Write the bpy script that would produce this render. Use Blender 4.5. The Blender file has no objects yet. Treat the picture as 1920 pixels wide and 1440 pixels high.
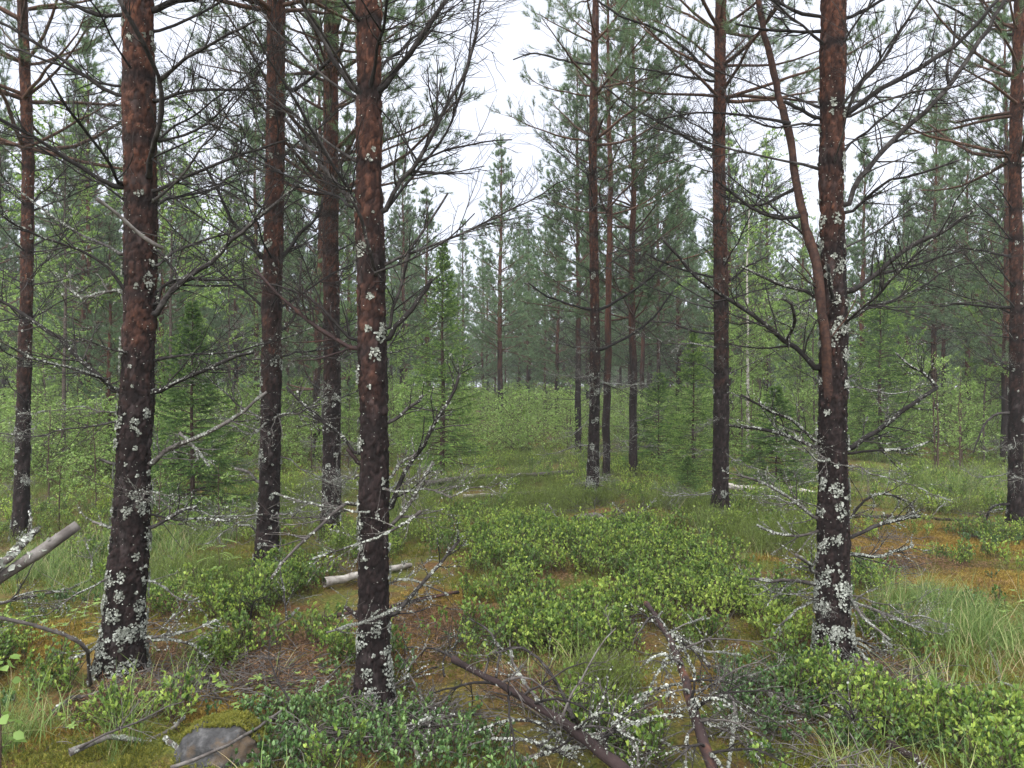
import bpy, math
import numpy as np
from mathutils import Vector

SC = bpy.context.scene
COL = SC.collection
PI = math.pi

# ------------------------------------------------------------------ camera, sky, sun, exposure
F = 1442.0            # focal length in pixels of a 1920 px wide frame
CAMZ = 1.6
cam = bpy.data.cameras.new('camera')
cam.sensor_width = 36.0
cam.lens = 36.0 * F / 1920.0
cam.clip_start = 0.05
cam.clip_end = 1500.0
camo = bpy.data.objects.new('camera', cam)
COL.objects.link(camo)
camo.location = (0, 0, CAMZ)
camo.rotation_euler = (math.radians(90), 0, 0)
SC.camera = camo

SUN_EL, SUN_AZ = math.radians(64), math.radians(205)
W = bpy.data.worlds.new('World')
SC.world = W
W.use_nodes = True
nt = W.node_tree
nt.nodes.clear()
wo = nt.nodes.new('ShaderNodeOutputWorld')
bg = nt.nodes.new('ShaderNodeBackground')
sky = nt.nodes.new('ShaderNodeTexSky')
sky.sky_type = 'NISHITA'
sky.sun_disc = False
sky.sun_elevation = SUN_EL
sky.sun_rotation = SUN_AZ
tc = nt.nodes.new('ShaderNodeTexCoord')
nz = nt.nodes.new('ShaderNodeTexNoise')
nz.inputs['Scale'].default_value = 2.2
nz.inputs['Detail'].default_value = 5
rp = nt.nodes.new('ShaderNodeValToRGB')
rp.color_ramp.elements[0].position = 0.3
rp.color_ramp.elements[0].color = (3.0, 3.15, 3.62, 1)
rp.color_ramp.elements[1].position = 0.7
rp.color_ramp.elements[1].color = (3.7, 3.8, 4.15, 1)
mx = nt.nodes.new('ShaderNodeMix')
mx.data_type = 'RGBA'
mx.inputs[0].default_value = 0.93          # an almost closed cloud cover over the clear sky
nt.links.new(tc.outputs['Generated'], nz.inputs['Vector'])
nt.links.new(nz.outputs['Fac'], rp.inputs['Fac'])
nt.links.new(sky.outputs[0], mx.inputs[6])
nt.links.new(rp.outputs[0], mx.inputs[7])
nt.links.new(mx.outputs[2], bg.inputs['Color'])
bg.inputs['Strength'].default_value = 0.05
nt.links.new(bg.outputs[0], wo.inputs[0])

sun = bpy.data.lights.new('sun', 'SUN')
sun.energy = 1.5
sun.angle = math.radians(100)
sun.color = (1.0, 0.97, 0.92)
suno = bpy.data.objects.new('sun', sun)
COL.objects.link(suno)
sd = Vector((math.sin(SUN_AZ) * math.cos(SUN_EL), math.cos(SUN_AZ) * math.cos(SUN_EL), math.sin(SUN_EL)))
suno.rotation_euler = sd.to_track_quat('Z', 'Y').to_euler()
suno.location = (0, 0, 30)

vs = SC.view_settings
vs.view_transform = 'Standard'
vs.look = 'None'
vs.gamma = 1.0
vs.use_curve_mapping = False
vs.exposure = 2.75
cy = SC.cycles
cy.max_bounces = 5
cy.diffuse_bounces = 3
cy.glossy_bounces = 2
cy.transmission_bounces = 3
cy.transparent_max_bounces = 4
cy.caustics_reflective = False
cy.caustics_refractive = False
cy.use_denoising = True

# ------------------------------------------------------------------ small maths
RNG = np.random.default_rng(20240612)


def A(*x):
    return np.array(x, dtype=float)


def nrm(v):
    return v / (np.linalg.norm(v, axis=-1, keepdims=True) + 1e-12)


def _hash(i, j, k, seed):
    with np.errstate(over='ignore'):
        n = (i.astype(np.int64) * 374761393 + j.astype(np.int64) * 668265263 + k.astype(np.int64) * 2147483647 % 987654321
             + seed * 974711) & 0xFFFFFFFF
        n = ((n ^ (n >> 13)) * 1274126177) & 0xFFFFFFFF
        n = ((n ^ (n >> 16)) * 2246822519) & 0xFFFFFFFF
        n = n ^ (n >> 15)
    return (n & 0xFFFFFF) / float(0xFFFFFF)


def vnoise(P, seed=0):
    """smooth value noise, P (N,3), result 0..1"""
    i = np.floor(P).astype(np.int64)
    f = P - i
    f = f * f * (3 - 2 * f)
    r = 0
    for dx in (0, 1):
        for dy in (0, 1):
            for dz in (0, 1):
                w = (f[:, 0] if dx else 1 - f[:, 0]) * (f[:, 1] if dy else 1 - f[:, 1]) * (f[:, 2] if dz else 1 - f[:, 2])
                r = r + w * _hash(i[:, 0] + dx, i[:, 1] + dy, i[:, 2] + dz, seed)
    return r


def fbm(P, octv=4, seed=0):
    s, a, t = 0, 1.0, 0
    for o in range(octv):
        s = s + a * vnoise(P * 2 ** o + 17.3 * o, seed + o)
        t += a
        a *= 0.5
    return s / t


def worley(P, seed=0):
    """F2-F1 and the cell's random value"""
    i = np.floor(P).astype(np.int64)
    d1 = np.full(len(P), 9.0)
    d2 = np.full(len(P), 9.0)
    cid = np.zeros(len(P))
    for dx in (-1, 0, 1):
        for dy in (-1, 0, 1):
            for dz in (-1, 0, 1):
                c = i + A(dx, dy, dz).astype(np.int64)
                q = np.stack([_hash(c[:, 0], c[:, 1], c[:, 2], seed + s) for s in (1, 2, 3)], 1) + c
                d = np.linalg.norm(q - P, axis=1)
                r = _hash(c[:, 0], c[:, 1], c[:, 2], seed + 9)
                near = d < d1
                d2 = np.where(near, d1, np.minimum(d2, d))
                cid = np.where(near, r, cid)
                d1 = np.where(near, d, d1)
    return d2 - d1, cid


def ground_h(x, y):
    x = np.atleast_1d(np.asarray(x, float))
    y = np.atleast_1d(np.asarray(y, float))
    Z = np.zeros_like(x)
    h = 0.20 * (vnoise(np.stack([x / 2.3 + 5, y / 2.3, Z], 1), 3) - 0.5)
    h += 0.10 * (vnoise(np.stack([x / 0.8, y / 0.8 + 9, Z], 1), 4) - 0.5)
    h += 0.14 * np.exp(-(((x - 0.9) / 1.7) ** 2 + ((y - 7.6) / 1.8) ** 2))
    h += 0.9 * (vnoise(np.stack([x / 30 + 2, y / 30, Z], 1), 6) - 0.5) * np.clip((y - 14) / 25, 0, 1)
    return h


def gh(x, y):
    return float(ground_h(x, y)[0])


def pix(px, py, d):
    """the point d metres down the view axis that the photograph shows at this pixel"""
    return A((px - 960) / F * d, d, CAMZ + (720 - py) / F * d)


def gp(px, py):
    d = F * CAMZ / (py - 720.0)
    return A((px - 960) / F * d, d)


# ------------------------------------------------------------------ mesh building
class MB:
    def __init__(s):
        s.v, s.r, s.t, s.q, s.n = [], [], [], [], 0

    def add(s, v, tri=None, quad=None, rnd=0.5, mi=0):
        v = np.asarray(v, float).reshape(-1, 3)
        if tri is not None and len(tri):
            s.t.append((np.asarray(tri, np.int64) + s.n, mi))
        if quad is not None and len(quad):
            s.q.append((np.asarray(quad, np.int64) + s.n, mi))
        s.v.append(v)
        s.r.append(np.broadcast_to(np.asarray(rnd, float), (len(v),)))
        s.n += len(v)

    def mesh(s, name, mats, smooth=True):
        me = bpy.data.meshes.new(name)
        if not s.n:
            return me
        v = np.concatenate(s.v)
        r = np.concatenate(s.r)
        tl = [x for x, _ in s.t]
        ql = [x for x, _ in s.q]
        t = np.concatenate(tl) if tl else np.zeros((0, 3), np.int64)
        q = np.concatenate(ql) if ql else np.zeros((0, 4), np.int64)
        mi = np.concatenate([np.full(len(x), m) for x, m in s.t] + [np.full(len(x), m) for x, m in s.q])
        loops = np.concatenate([t.ravel(), q.ravel()]).astype(np.int32)
        ls = np.concatenate([np.arange(len(t)) * 3, len(t) * 3 + np.arange(len(q)) * 4]).astype(np.int32)
        me.vertices.add(len(v))
        me.vertices.foreach_set('co', v.astype(np.float32).ravel())
        me.loops.add(len(loops))
        me.loops.foreach_set('vertex_index', loops)
        me.polygons.add(len(ls))
        me.polygons.foreach_set('loop_start', ls)
        me.polygons.foreach_set('material_index', mi.astype(np.int32))
        me.polygons.foreach_set('use_smooth', np.full(len(ls), smooth))
        at = me.attributes.new('rnd', 'FLOAT', 'POINT')
        at.data.foreach_set('value', r.astype(np.float32))
        for m in mats if isinstance(mats, (list, tuple)) else [mats]:
            me.materials.append(m)
        me.update(calc_edges=True)
        return me


def resample(P, k):
    P = np.asarray(P, float)
    d = np.r_[0, np.cumsum(np.linalg.norm(np.diff(P, axis=0), axis=1))]
    t = np.linspace(0, d[-1], k)
    # Catmull-like smoothing: cubic through the points by numpy polynomial pieces
    m = np.gradient(P, d, axis=0)
    out = []
    for x in t:
        i = min(max(np.searchsorted(d, x) - 1, 0), len(d) - 2)
        h = d[i + 1] - d[i]
        s = (x - d[i]) / h
        out.append((2 * s ** 3 - 3 * s ** 2 + 1) * P[i] + (s ** 3 - 2 * s ** 2 + s) * h * m[i]
                   + (-2 * s ** 3 + 3 * s ** 2) * P[i + 1] + (s ** 3 - s ** 2) * h * m[i + 1])
    return np.array(out)


def tubes(mb, P, R, sides=5, rnd=None, mi=0, cap=True, lump=0.0):
    """P (B,k,3) centre lines, R (B,k) radii"""
    P = np.asarray(P, float)
    R = np.asarray(R, float)
    if P.ndim == 2:
        P, R = P[None], R[None]
    B, k, _ = P.shape
    if B == 0:
        return
    T = nrm(np.gradient(P, axis=1))
    mean = nrm(T.mean(1))
    ref = np.where(np.abs(mean[:, 2:3]) < 0.8, A(0, 0, 1), A(1, 0.2, 0))
    U = nrm(np.cross(T, ref[:, None, :]))
    V = np.cross(T, U)
    a = np.arange(sides) * 2 * PI / sides
    RR = R[:, :, None] * np.ones(sides)
    if lump:
        RR = RR * (1 + lump * (RNG.random((B, k, sides)) - 0.5))
    ring = P[:, :, None, :] + RR[..., None] * (np.cos(a)[None, None, :, None] * U[:, :, None, :]
                                               + np.sin(a)[None, None, :, None] * V[:, :, None, :])
    v = ring.reshape(-1, 3)
    b = (np.arange(B) * k * sides)[:, None, None]
    j = (np.arange(k - 1) * sides)[None, :, None]
    i = np.arange(sides)[None, None, :]
    i2 = (i + 1) % sides
    q = np.stack([b + j + i, b + j + i2, b + j + sides + i2, b + j + sides + i], -1).reshape(-1, 4)
    tri = None
    if cap:
        e = (np.arange(B) * k * sides + (k - 1) * sides)[:, None]
        s0 = np.arange(1, sides - 1)[None, :]
        tri = np.stack([e + 0 * s0, e + s0, e + s0 + 1], -1).reshape(-1, 3)
    if rnd is None:
        rnd = RNG.random(B)
    rr = np.repeat(np.broadcast_to(np.asarray(rnd, float), (B,)), k * sides)
    mb.add(v, tri, q, rr, mi)


def grow(S, D, L, k, curl=0.25, up=0.0, rng=RNG):
    """curved lines from S along D"""
    B = len(S)
    D = nrm(np.asarray(D, float))
    P = np.zeros((B, k, 3))
    P[:, 0] = S
    st = (np.asarray(L, float) / (k - 1))[:, None]
    for i in range(1, k):
        D = nrm(D + curl * rng.normal(size=(B, 3)) + A(0, 0, 1) * up)
        P[:, i] = P[:, i - 1] + D * st
    return P


def along(P, t):
    """points and tangents on lines P (k,3) at t (n,) 0..1"""
    k = len(P)
    x = np.clip(t, 0, 0.9999) * (k - 1)
    i = x.astype(int)
    f = (x - i)[:, None]
    return P[i] * (1 - f) + P[i + 1] * f, nrm(P[i + 1] - P[i])


def along_b(P, b, t):
    k = P.shape[1]
    x = np.clip(t, 0, 0.9999) * (k - 1)
    i = x.astype(int)
    f = (x - i)[:, None]
    return P[b, i] * (1 - f) + P[b, i + 1] * f, nrm(P[b, i + 1] - P[b, i])


def side_dirs(T, ang, rng, flat=0.0):
    """unit vectors at angle ang from T, azimuth random, flattened towards the horizontal"""
    n = len(T)
    r = rng.normal(size=(n, 3))
    r[:, 2] *= 1 - flat
    s = nrm(r - (r * T).sum(1, keepdims=True) * T)
    ang = np.asarray(ang)[:, None] if np.ndim(ang) else ang
    return nrm(np.cos(ang) * T + np.sin(ang) * s)


def needles(mb, a, d, l, n, nl, w, rng, rnd0=0.2, rnd1=0.9, spread=(0.5, 1.1), mi=0):
    """thin needles along shoots a + d*l"""
    S = len(a)
    t = rng.random((S, n))
    base = (a[:, None, :] + d[:, None, :] * (t * l[:, None])[..., None]).reshape(-1, 3)
    T = np.repeat(d, n, 0)
    dirs = side_dirs(T, rng.uniform(spread[0], spread[1], S * n), rng)
    ln = nl * rng.uniform(0.7, 1.15, S * n)
    p = nrm(np.cross(dirs, rng.normal(size=(S * n, 3))))
    v = np.stack([base - p * w / 2, base + p * w / 2, base + dirs * ln[:, None]], 1).reshape(-1, 3)
    tri = np.arange(S * n * 3).reshape(-1, 3)
    r = np.repeat(np.clip(np.repeat(rng.uniform(rnd0, rnd1, S), n) + rng.normal(0, 0.1, S * n), 0, 1), 3)
    mb.add(v, tri, None, r, mi)


def leaves(mb, P, D, N, L, Wd, rnd, mi=0, six=False, fold=0.25):
    """leaf blades from P along D, face normal about N"""
    n = len(P)
    D = nrm(D)
    S = nrm(np.cross(D, N))
    N = np.cross(S, D)
    L = np.broadcast_to(L, (n,))[:, None]
    Wd = np.broadcast_to(Wd, (n,))[:, None]
    if not six:
        m = P + D * L * 0.45
        v = np.stack([P, m + S * Wd / 2 + N * Wd * fold, P + D * L, m - S * Wd / 2 + N * Wd * fold], 1)
        b = np.arange(n)[:, None] * 4
        tri = np.concatenate([b + A(0, 1, 2).astype(int), b + A(0, 2, 3).astype(int)])
        mb.add(v.reshape(-1, 3), tri, None, np.repeat(rnd, 4), mi)
    else:
        m1, m2 = P + D * L * 0.3, P + D * L * 0.68
        tip = P + D * L - N * L * 0.10
        v = np.stack([P, m1 + S * Wd * 0.44 + N * Wd * fold, m2 + S * Wd * 0.42 + N * Wd * fold, tip,
                      m2 - S * Wd * 0.42 + N * Wd * fold, m1 - S * Wd * 0.44 + N * Wd * fold, m1, m2], 1)
        b = np.arange(n)[:, None] * 8
        tri = np.concatenate([b + np.array(x) for x in ((0, 1, 6), (0, 6, 5), (2, 3, 7), (7, 3, 4))])
        quad = np.concatenate([b + np.array(x) for x in ((1, 2, 7, 6), (6, 7, 4, 5))])
        mb.add(v.reshape(-1, 3), tri, quad, np.repeat(rnd, 8), mi)


def flakes(mb, P, N, size, rng, rnd=None):
    """crinkled leafy lichen lobes standing off a surface at P with normal N"""
    n = len(P)
    if n == 0:
        return
    N = nrm(N + 0.35 * rng.normal(size=(n, 3)))
    U = nrm(np.cross(N, rng.normal(size=(n, 3))))
    V = np.cross(N, U)
    m = 6
    a = np.arange(m) * 2 * PI / m
    rad = np.asarray(size)[:, None] * rng.uniform(0.45, 1.2, (n, m))
    lift = np.asarray(size)[:, None] * rng.uniform(-0.05, 0.6, (n, m))
    ring = P[:, None] + rad[..., None] * (np.cos(a)[None, :, None] * U[:, None] + np.sin(a)[None, :, None] * V[:, None]) \
        + lift[..., None] * N[:, None]
    v = np.concatenate([P[:, None] + N[:, None] * 0.002, ring], 1)
    b = np.arange(n)[:, None] * (m + 1)
    tri = np.concatenate([b + np.array([0, 1 + i, 1 + (i + 1) % m]) for i in range(m)])
    mb.add(v.reshape(-1, 3), tri, None, np.repeat(rng.random(n) if rnd is None else rnd, m + 1))


# ------------------------------------------------------------------ materials
def mat_new(name):
    m = bpy.data.materials.new(name)
    m.use_nodes = True
    n = m.node_tree
    n.nodes.clear()
    return m, n


def node(n, t, **kw):
    x = n.nodes.new(t)
    for k, v in kw.items():
        if k.startswith('_'):
            setattr(x, k[1:], v)
        else:
            x.inputs[k.replace('__', ' ')].default_value = v
    return x


def ramp(n, fac, stops):
    r = n.nodes.new('ShaderNodeValToRGB')
    e = r.color_ramp.elements
    while len(e) < len(stops):
        e.new(0.5)
    for el, (p, c) in zip(e, stops):
        el.position = p
        el.color = (*c, 1)
    n.links.new(fac, r.inputs['Fac'])
    return r.outputs[0]


def mixc(n, fac, a, b, mode='MIX'):
    m = n.nodes.new('ShaderNodeMix')
    m.data_type = 'RGBA'
    m.blend_type = mode
    for s, x in ((0, fac), (6, a), (7, b)):
        if hasattr(x, 'links') or hasattr(x, 'is_linked'):
            n.links.new(x, m.inputs[s])
        elif s:
            m.inputs[s].default_value = (*x, 1)
        else:
            m.inputs[0].default_value = x
    return m.outputs[2]


def math_n(n, op, a, b=None, clamp=False):
    m = n.nodes.new('ShaderNodeMath')
    m.operation = op
    m.use_clamp = clamp
    for s, x in ((0, a), (1, b)):
        if x is None:
            continue
        if isinstance(x, (int, float)):
            m.inputs[s].default_value = x
        else:
            n.links.new(x, m.inputs[s])
    return m.outputs[0]


def noise(n, vec, scale, detail=4, rough=0.55):
    t = node(n, 'ShaderNodeTexNoise', Scale=scale, Detail=detail, Roughness=rough)
    if vec is not None:
        n.links.new(vec, t.inputs['Vector'])
    return t.outputs['Fac']


def attr(n, name='rnd'):
    a = n.nodes.new('ShaderNodeAttribute')
    a.attribute_name = name
    return a.outputs['Fac']


def leaf_mat(name, stops, transl=0.35, rough=0.5, spec=0.3):
    m, n = mat_new(name)
    o = node(n, 'ShaderNodeOutputMaterial')
    oi = n.nodes.new('ShaderNodeObjectInfo')
    f = math_n(n, 'ADD', attr(n), math_n(n, 'MULTIPLY', math_n(n, 'SUBTRACT', oi.outputs['Random'], 0.5), 0.25), True)
    c = ramp(n, f, stops)
    p = node(n, 'ShaderNodeBsdfPrincipled', Roughness=rough)
    p.inputs['Specular IOR Level'].default_value = spec
    n.links.new(c, p.inputs['Base Color'])
    if transl:
        t = n.nodes.new('ShaderNodeBsdfTranslucent')
        n.links.new(c, t.inputs['Color'])
        mx = n.nodes.new('ShaderNodeMixShader')
        mx.inputs[0].default_value = transl
        n.links.new(p.outputs[0], mx.inputs[1])
        n.links.new(t.outputs[0], mx.inputs[2])
        n.links.new(mx.outputs[0], o.inputs[0])
    else:
        n.links.new(p.outputs[0], o.inputs[0])
    return m


def pine_bark():
    m, n = mat_new('pine_bark')
    o = node(n, 'ShaderNodeOutputMaterial')
    tcn = n.nodes.new('ShaderNodeTexCoord')
    oi = n.nodes.new('ShaderNodeObjectInfo')
    sep = n.nodes.new('ShaderNodeSeparateXYZ')
    n.links.new(tcn.outputs['Object'], sep.inputs[0])
    mp = n.nodes.new('ShaderNodeMapping')
    mp.inputs['Scale'].default_value = (1, 1, 0.45)
    n.links.new(tcn.outputs['Object'], mp.inputs['Vector'])
    big = noise(n, mp.outputs[0], 7, 4, 0.6)
    grain = noise(n, mp.outputs[0], 60, 4, 0.65)
    fine = math_n(n, 'ADD', math_n(n, 'MULTIPLY', grain, 0.55), math_n(n, 'MULTIPLY', attr(n, 'cell'), 0.45))
    # height of the change from dark plated bark to thin orange bark, uneven
    z0 = math_n(n, 'ADD', math_n(n, 'MULTIPLY', oi.outputs['Random'], 0.6), 1.25)
    hh = math_n(n, 'SUBTRACT', sep.outputs['Z'], z0)
    hh = math_n(n, 'ADD', hh, math_n(n, 'MULTIPLY', math_n(n, 'SUBTRACT', big, 0.5), 4.2))
    k = math_n(n, 'DIVIDE', hh, 1.9, True)
    k = math_n(n, 'MULTIPLY', k, math_n(n, 'SUBTRACT', 1.0, math_n(n, 'MULTIPLY', attr(n, 'collar'), 0.9)), True)
    low = ramp(n, fine, [(0.25, (0.005, 0.003, 0.003)), (0.48, (0.0105, 0.0064, 0.0064)), (0.78, (0.033, 0.021, 0.0205))])
    high = ramp(n, fine, [(0.24, (0.016, 0.0075, 0.006)), (0.46, (0.042, 0.018, 0.013)), (0.64, (0.10, 0.04, 0.024)), (0.82, (0.20, 0.09, 0.05))])
    c = mixc(n, k, low, high)
    grey = math_n(n, 'MULTIPLY', noise(n, mp.outputs[0], 16, 3), 1.0)
    gk = ramp(n, grey, [(0.58, (0, 0, 0)), (0.72, (0.5, 0.5, 0.5))])
    c = mixc(n, gk, c, (0.075, 0.062, 0.062))
    # the bark colour is multiplied darker in the cracks between the plates
    cr = ramp(n, attr(n), [(0.0, (0.35, 0.33, 0.33)), (0.35, (1, 1, 1))])
    c = mixc(n, 1.0, c, cr, 'MULTIPLY')
    p = node(n, 'ShaderNodeBsdfPrincipled', Roughness=0.85)
    p.inputs['Specular IOR Level'].default_value = 0.2
    n.links.new(c, p.inputs['Base Color'])
    b = node(n, 'ShaderNodeBump', Strength=0.7, Distance=0.006)
    n.links.new(fine, b.inputs['Height'])
    n.links.new(b.outputs[0], p.inputs['Normal'])
    n.links.new(p.outputs[0], o.inputs[0])
    return m


def wood_mat(name, dark, mid, light, scale=30, stretch=(1, 1, 1), rough=0.85, p0=0.3, p1=0.75):
    m, n = mat_new(name)
    o = node(n, 'ShaderNodeOutputMaterial')
    tcn = n.nodes.new('ShaderNodeTexCoord')
    mp = n.nodes.new('ShaderNodeMapping')
    mp.inputs['Scale'].default_value = stretch
    n.links.new(tcn.outputs['Object'], mp.inputs['Vector'])
    a = noise(n, mp.outputs[0], scale, 5, 0.65)
    g = noise(n, mp.outputs[0], scale * 0.25, 3)
    f = math_n(n, 'ADD', math_n(n, 'MULTIPLY', a, 0.55), math_n(n, 'MULTIPLY', g, 0.25))
    f = math_n(n, 'ADD', f, math_n(n, 'MULTIPLY', attr(n), 0.2))
    c = ramp(n, f, [(p0, dark), ((p0 + p1) / 2, mid), (p1, light)])
    p = node(n, 'ShaderNodeBsdfPrincipled', Roughness=rough)
    p.inputs['Specular IOR Level'].default_value = 0.25
    n.links.new(c, p.inputs['Base Color'])
    b = node(n, 'ShaderNodeBump', Strength=0.5, Distance=0.004)
    n.links.new(a, b.inputs['Height'])
    n.links.new(b.outputs[0], p.inputs['Normal'])
    n.links.new(p.outputs[0], o.inputs[0])
    return m


M = {}
M['bark'] = pine_bark()
M['dead'] = wood_mat('dead_branch_wood', (0.007, 0.006, 0.006), (0.022, 0.0185, 0.018), (0.10, 0.092, 0.088))
M['deadgrey'] = wood_mat('weathered_branch_wood', (0.02, 0.017, 0.016), (0.075, 0.066, 0.062), (0.20, 0.19, 0.18))
M['deadred'] = wood_mat('fallen_pine_bark', (0.010, 0.006, 0.006), (0.034, 0.021, 0.021), (0.17, 0.07, 0.036), 14, p0=0.32, p1=0.82)
M['barkstem'] = wood_mat('second_stem_bark', (0.008, 0.005, 0.005), (0.03, 0.016, 0.014), (0.10, 0.05, 0.033), 34)
M['livebranch'] = wood_mat('live_branch_bark', (0.03, 0.018, 0.014), (0.09, 0.05, 0.036), (0.17, 0.10, 0.07))
M['birchbark'] = wood_mat('birch_bark', (0.05, 0.045, 0.04), (0.36, 0.33, 0.30), (0.62, 0.59, 0.55), 22, (0.5, 0.5, 3), p0=0.28, p1=0.6)
M['oldbirch'] = wood_mat('weathered_birch_bark', (0.03, 0.025, 0.022), (0.15, 0.13, 0.115), (0.40, 0.38, 0.35), 18, p0=0.3, p1=0.72)
M['youngbirch'] = wood_mat('young_birch_bark', (0.03, 0.022, 0.018), (0.10, 0.08, 0.068), (0.24, 0.21, 0.19), 22, (0.5, 0.5, 3))
M['sapstem'] = wood_mat('sapling_stem', (0.025, 0.015, 0.012), (0.06, 0.038, 0.03), (0.12, 0.08, 0.06))
M['lichen'] = leaf_mat('grey_lichen', [(0.0, (0.12, 0.13, 0.11)), (0.5, (0.24, 0.255, 0.225)), (1.0, (0.46, 0.48, 0.44))], 0.1, 0.95, 0.1)
M['needle'] = leaf_mat('pine_needles', [(0.0, (0.055, 0.095, 0.05)), (0.5, (0.125, 0.20, 0.10)), (1.0, (0.21, 0.31, 0.155))], 0.42)
M['spruce'] = leaf_mat('spruce_needles', [(0.0, (0.03, 0.07, 0.022)), (0.45, (0.10, 0.19, 0.045)), (1.0, (0.33, 0.48, 0.11))], 0.25)
M['birch'] = leaf_mat('birch_leaves', [(0.0, (0.12, 0.20, 0.045)), (0.5, (0.21, 0.34, 0.085)), (1.0, (0.35, 0.48, 0.15))], 0.5, 0.45)
M['bilberry'] = leaf_mat('bilberry_leaves', [(0.0, (0.04, 0.085, 0.028)), (0.5, (0.13, 0.22, 0.045)), (1.0, (0.36, 0.47, 0.085))], 0.35, 0.42)
M['lingon'] = leaf_mat('lingonberry_leaves', [(0.0, (0.025, 0.055, 0.02)), (0.6, (0.07, 0.14, 0.045)), (1.0, (0.16, 0.27, 0.07))], 0.2, 0.35, 0.4)
M['heather'] = leaf_mat('heather_shoots', [(0.0, (0.06, 0.045, 0.018)), (0.4, (0.085, 0.12, 0.025)), (1.0, (0.19, 0.27, 0.055))], 0.2)
M['grass'] = leaf_mat('sedge_blades', [(0.0, (0.055, 0.105, 0.025)), (0.6, (0.13, 0.21, 0.05)), (0.88, (0.24, 0.32, 0.10)), (1.0, (0.42, 0.35, 0.2))], 0.35)
M['herb'] = leaf_mat('herb_leaves', [(0.0, (0.09, 0.17, 0.04)), (1.0, (0.28, 0.40, 0.11))], 0.4)
M['moss'] = leaf_mat('moss_shoots', [(0.0, (0.06, 0.075, 0.012)), (0.5, (0.15, 0.16, 0.025)), (1.0, (0.26, 0.24, 0.045))], 0.3, 0.8)
M['orangemoss'] = leaf_mat('orange_moss_shoots', [(0.0, (0.10, 0.055, 0.014)), (0.45, (0.25, 0.165, 0.032)), (1.0, (0.44, 0.33, 0.085))], 0.3, 0.8)
M['brownneedle'] = leaf_mat('withered_needles', [(0.0, (0.035, 0.018, 0.011)), (0.6, (0.12, 0.062, 0.034)), (1.0, (0.30, 0.18, 0.10))], 0.1, 0.8)
M['cone'] = wood_mat('pine_cone', (0.015, 0.012, 0.011), (0.04, 0.03, 0.028), (0.09, 0.075, 0.07))


def ground_mat():
    m, n = mat_new('forest_floor')
    o = node(n, 'ShaderNodeOutputMaterial')
    tcn = n.nodes.new('ShaderNodeTexCoord')
    v = tcn.outputs['Object']
    a = noise(n, v, 3.0, 5, 0.6)
    b = noise(n, v, 45, 5, 0.7)
    c1 = noise(n, v, 11, 5, 0.65)
    green = ramp(n, b, [(0.25, (0.02, 0.028, 0.008)), (0.5, (0.075, 0.088, 0.02)), (0.75, (0.17, 0.175, 0.04))])
    orange = ramp(n, b, [(0.25, (0.075, 0.045, 0.014)), (0.5, (0.22, 0.145, 0.03)), (0.75, (0.38, 0.27, 0.07))])
    litter = ramp(n, b, [(0.25, (0.022, 0.012, 0.008)), (0.5, (0.10, 0.045, 0.024)), (0.75, (0.22, 0.11, 0.055))])
    col = mixc(n, ramp(n, a, [(0.42, (0, 0, 0)), (0.62, (0.8, 0.8, 0.8))]), green, litter)
    om = math_n(n, 'ADD', attr(n, 'moss'), math_n(n, 'MULTIPLY', math_n(n, 'SUBTRACT', c1, 0.56), 1.6), True)
    col = mixc(n, om, col, orange)
    p = node(n, 'ShaderNodeBsdfPrincipled', Roughness=0.95)
    p.inputs['Specular IOR Level'].default_value = 0.1
    n.links.new(col, p.inputs['Base Color'])
    bm = node(n, 'ShaderNodeBump', Strength=0.8, Distance=0.02)
    n.links.new(math_n(n, 'ADD', b, c1), bm.inputs['Height'])
    n.links.new(bm.outputs[0], p.inputs['Normal'])
    n.links.new(p.outputs[0], o.inputs[0])
    return m


M['ground'] = ground_mat()


# ------------------------------------------------------------------ objects
def empty(name, loc, label, cat, group=None, rotz=0.0):
    o = bpy.data.objects.new(name, None)
    COL.objects.link(o)
    o.location = loc
    o.rotation_euler = (0, 0, rotz)
    o.empty_display_size = 0.2
    o['label'] = label
    o['category'] = cat
    if group:
        o['group'] = group
    return o


def part(name, me, parent, loc=(0, 0, 0), rot=(0, 0, 0), scl=1.0, kind=None):
    o = bpy.data.objects.new(name, me)
    COL.objects.link(o)
    o.parent = parent
    o.location = loc
    o.rotation_euler = rot
    o.scale = (scl, scl, scl) if np.isscalar(scl) else scl
    if kind:
        o['kind'] = kind
    return o


# ------------------------------------------------------------------ the ground
MOSSY = ((1790, 1015, 1.25, 0.75, 1.0), (1860, 1100, 0.8, 0.5, 0.75), (1660, 1040, 0.5, 0.6, 0.8), (1680, 1225, 0.22, 0.16, 0.9),
                              (740, 1215, 0.35, 0.4, 0.8), (860, 1170, 0.6, 0.35, 0.75), (1010, 1170, 0.5, 0.3, 0.75), (70, 1250, 0.45, 0.4, 0.9),
                              (400, 1230, 0.5, 0.35, 0.6), (560, 1260, 0.6, 0.4, 0.7), (420, 1340, 0.35, 0.25, 0.8), (850, 985, 0.6, 0.5, 0.6),
                              (640, 1050, 0.4, 0.3, 0.7), (1290, 1290, 0.4, 0.25, 0.5), (900, 1300, 0.35, 0.25, 0.55), (1750, 1330, 0.5, 0.3, 0.4),
                              (1120, 860, 0.9, 0.7, 0.5), (240, 1380, 0.4, 0.2, 0.4))


def moss_mask(x, y):
    m = np.zeros_like(x)
    for px, py, rx, ry, s in MOSSY:
        c = gp(px, py)
        m = np.maximum(m, s * np.exp(-(((x - c[0]) / rx) ** 2 + ((y - c[1]) / ry) ** 2)))
    return m


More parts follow.
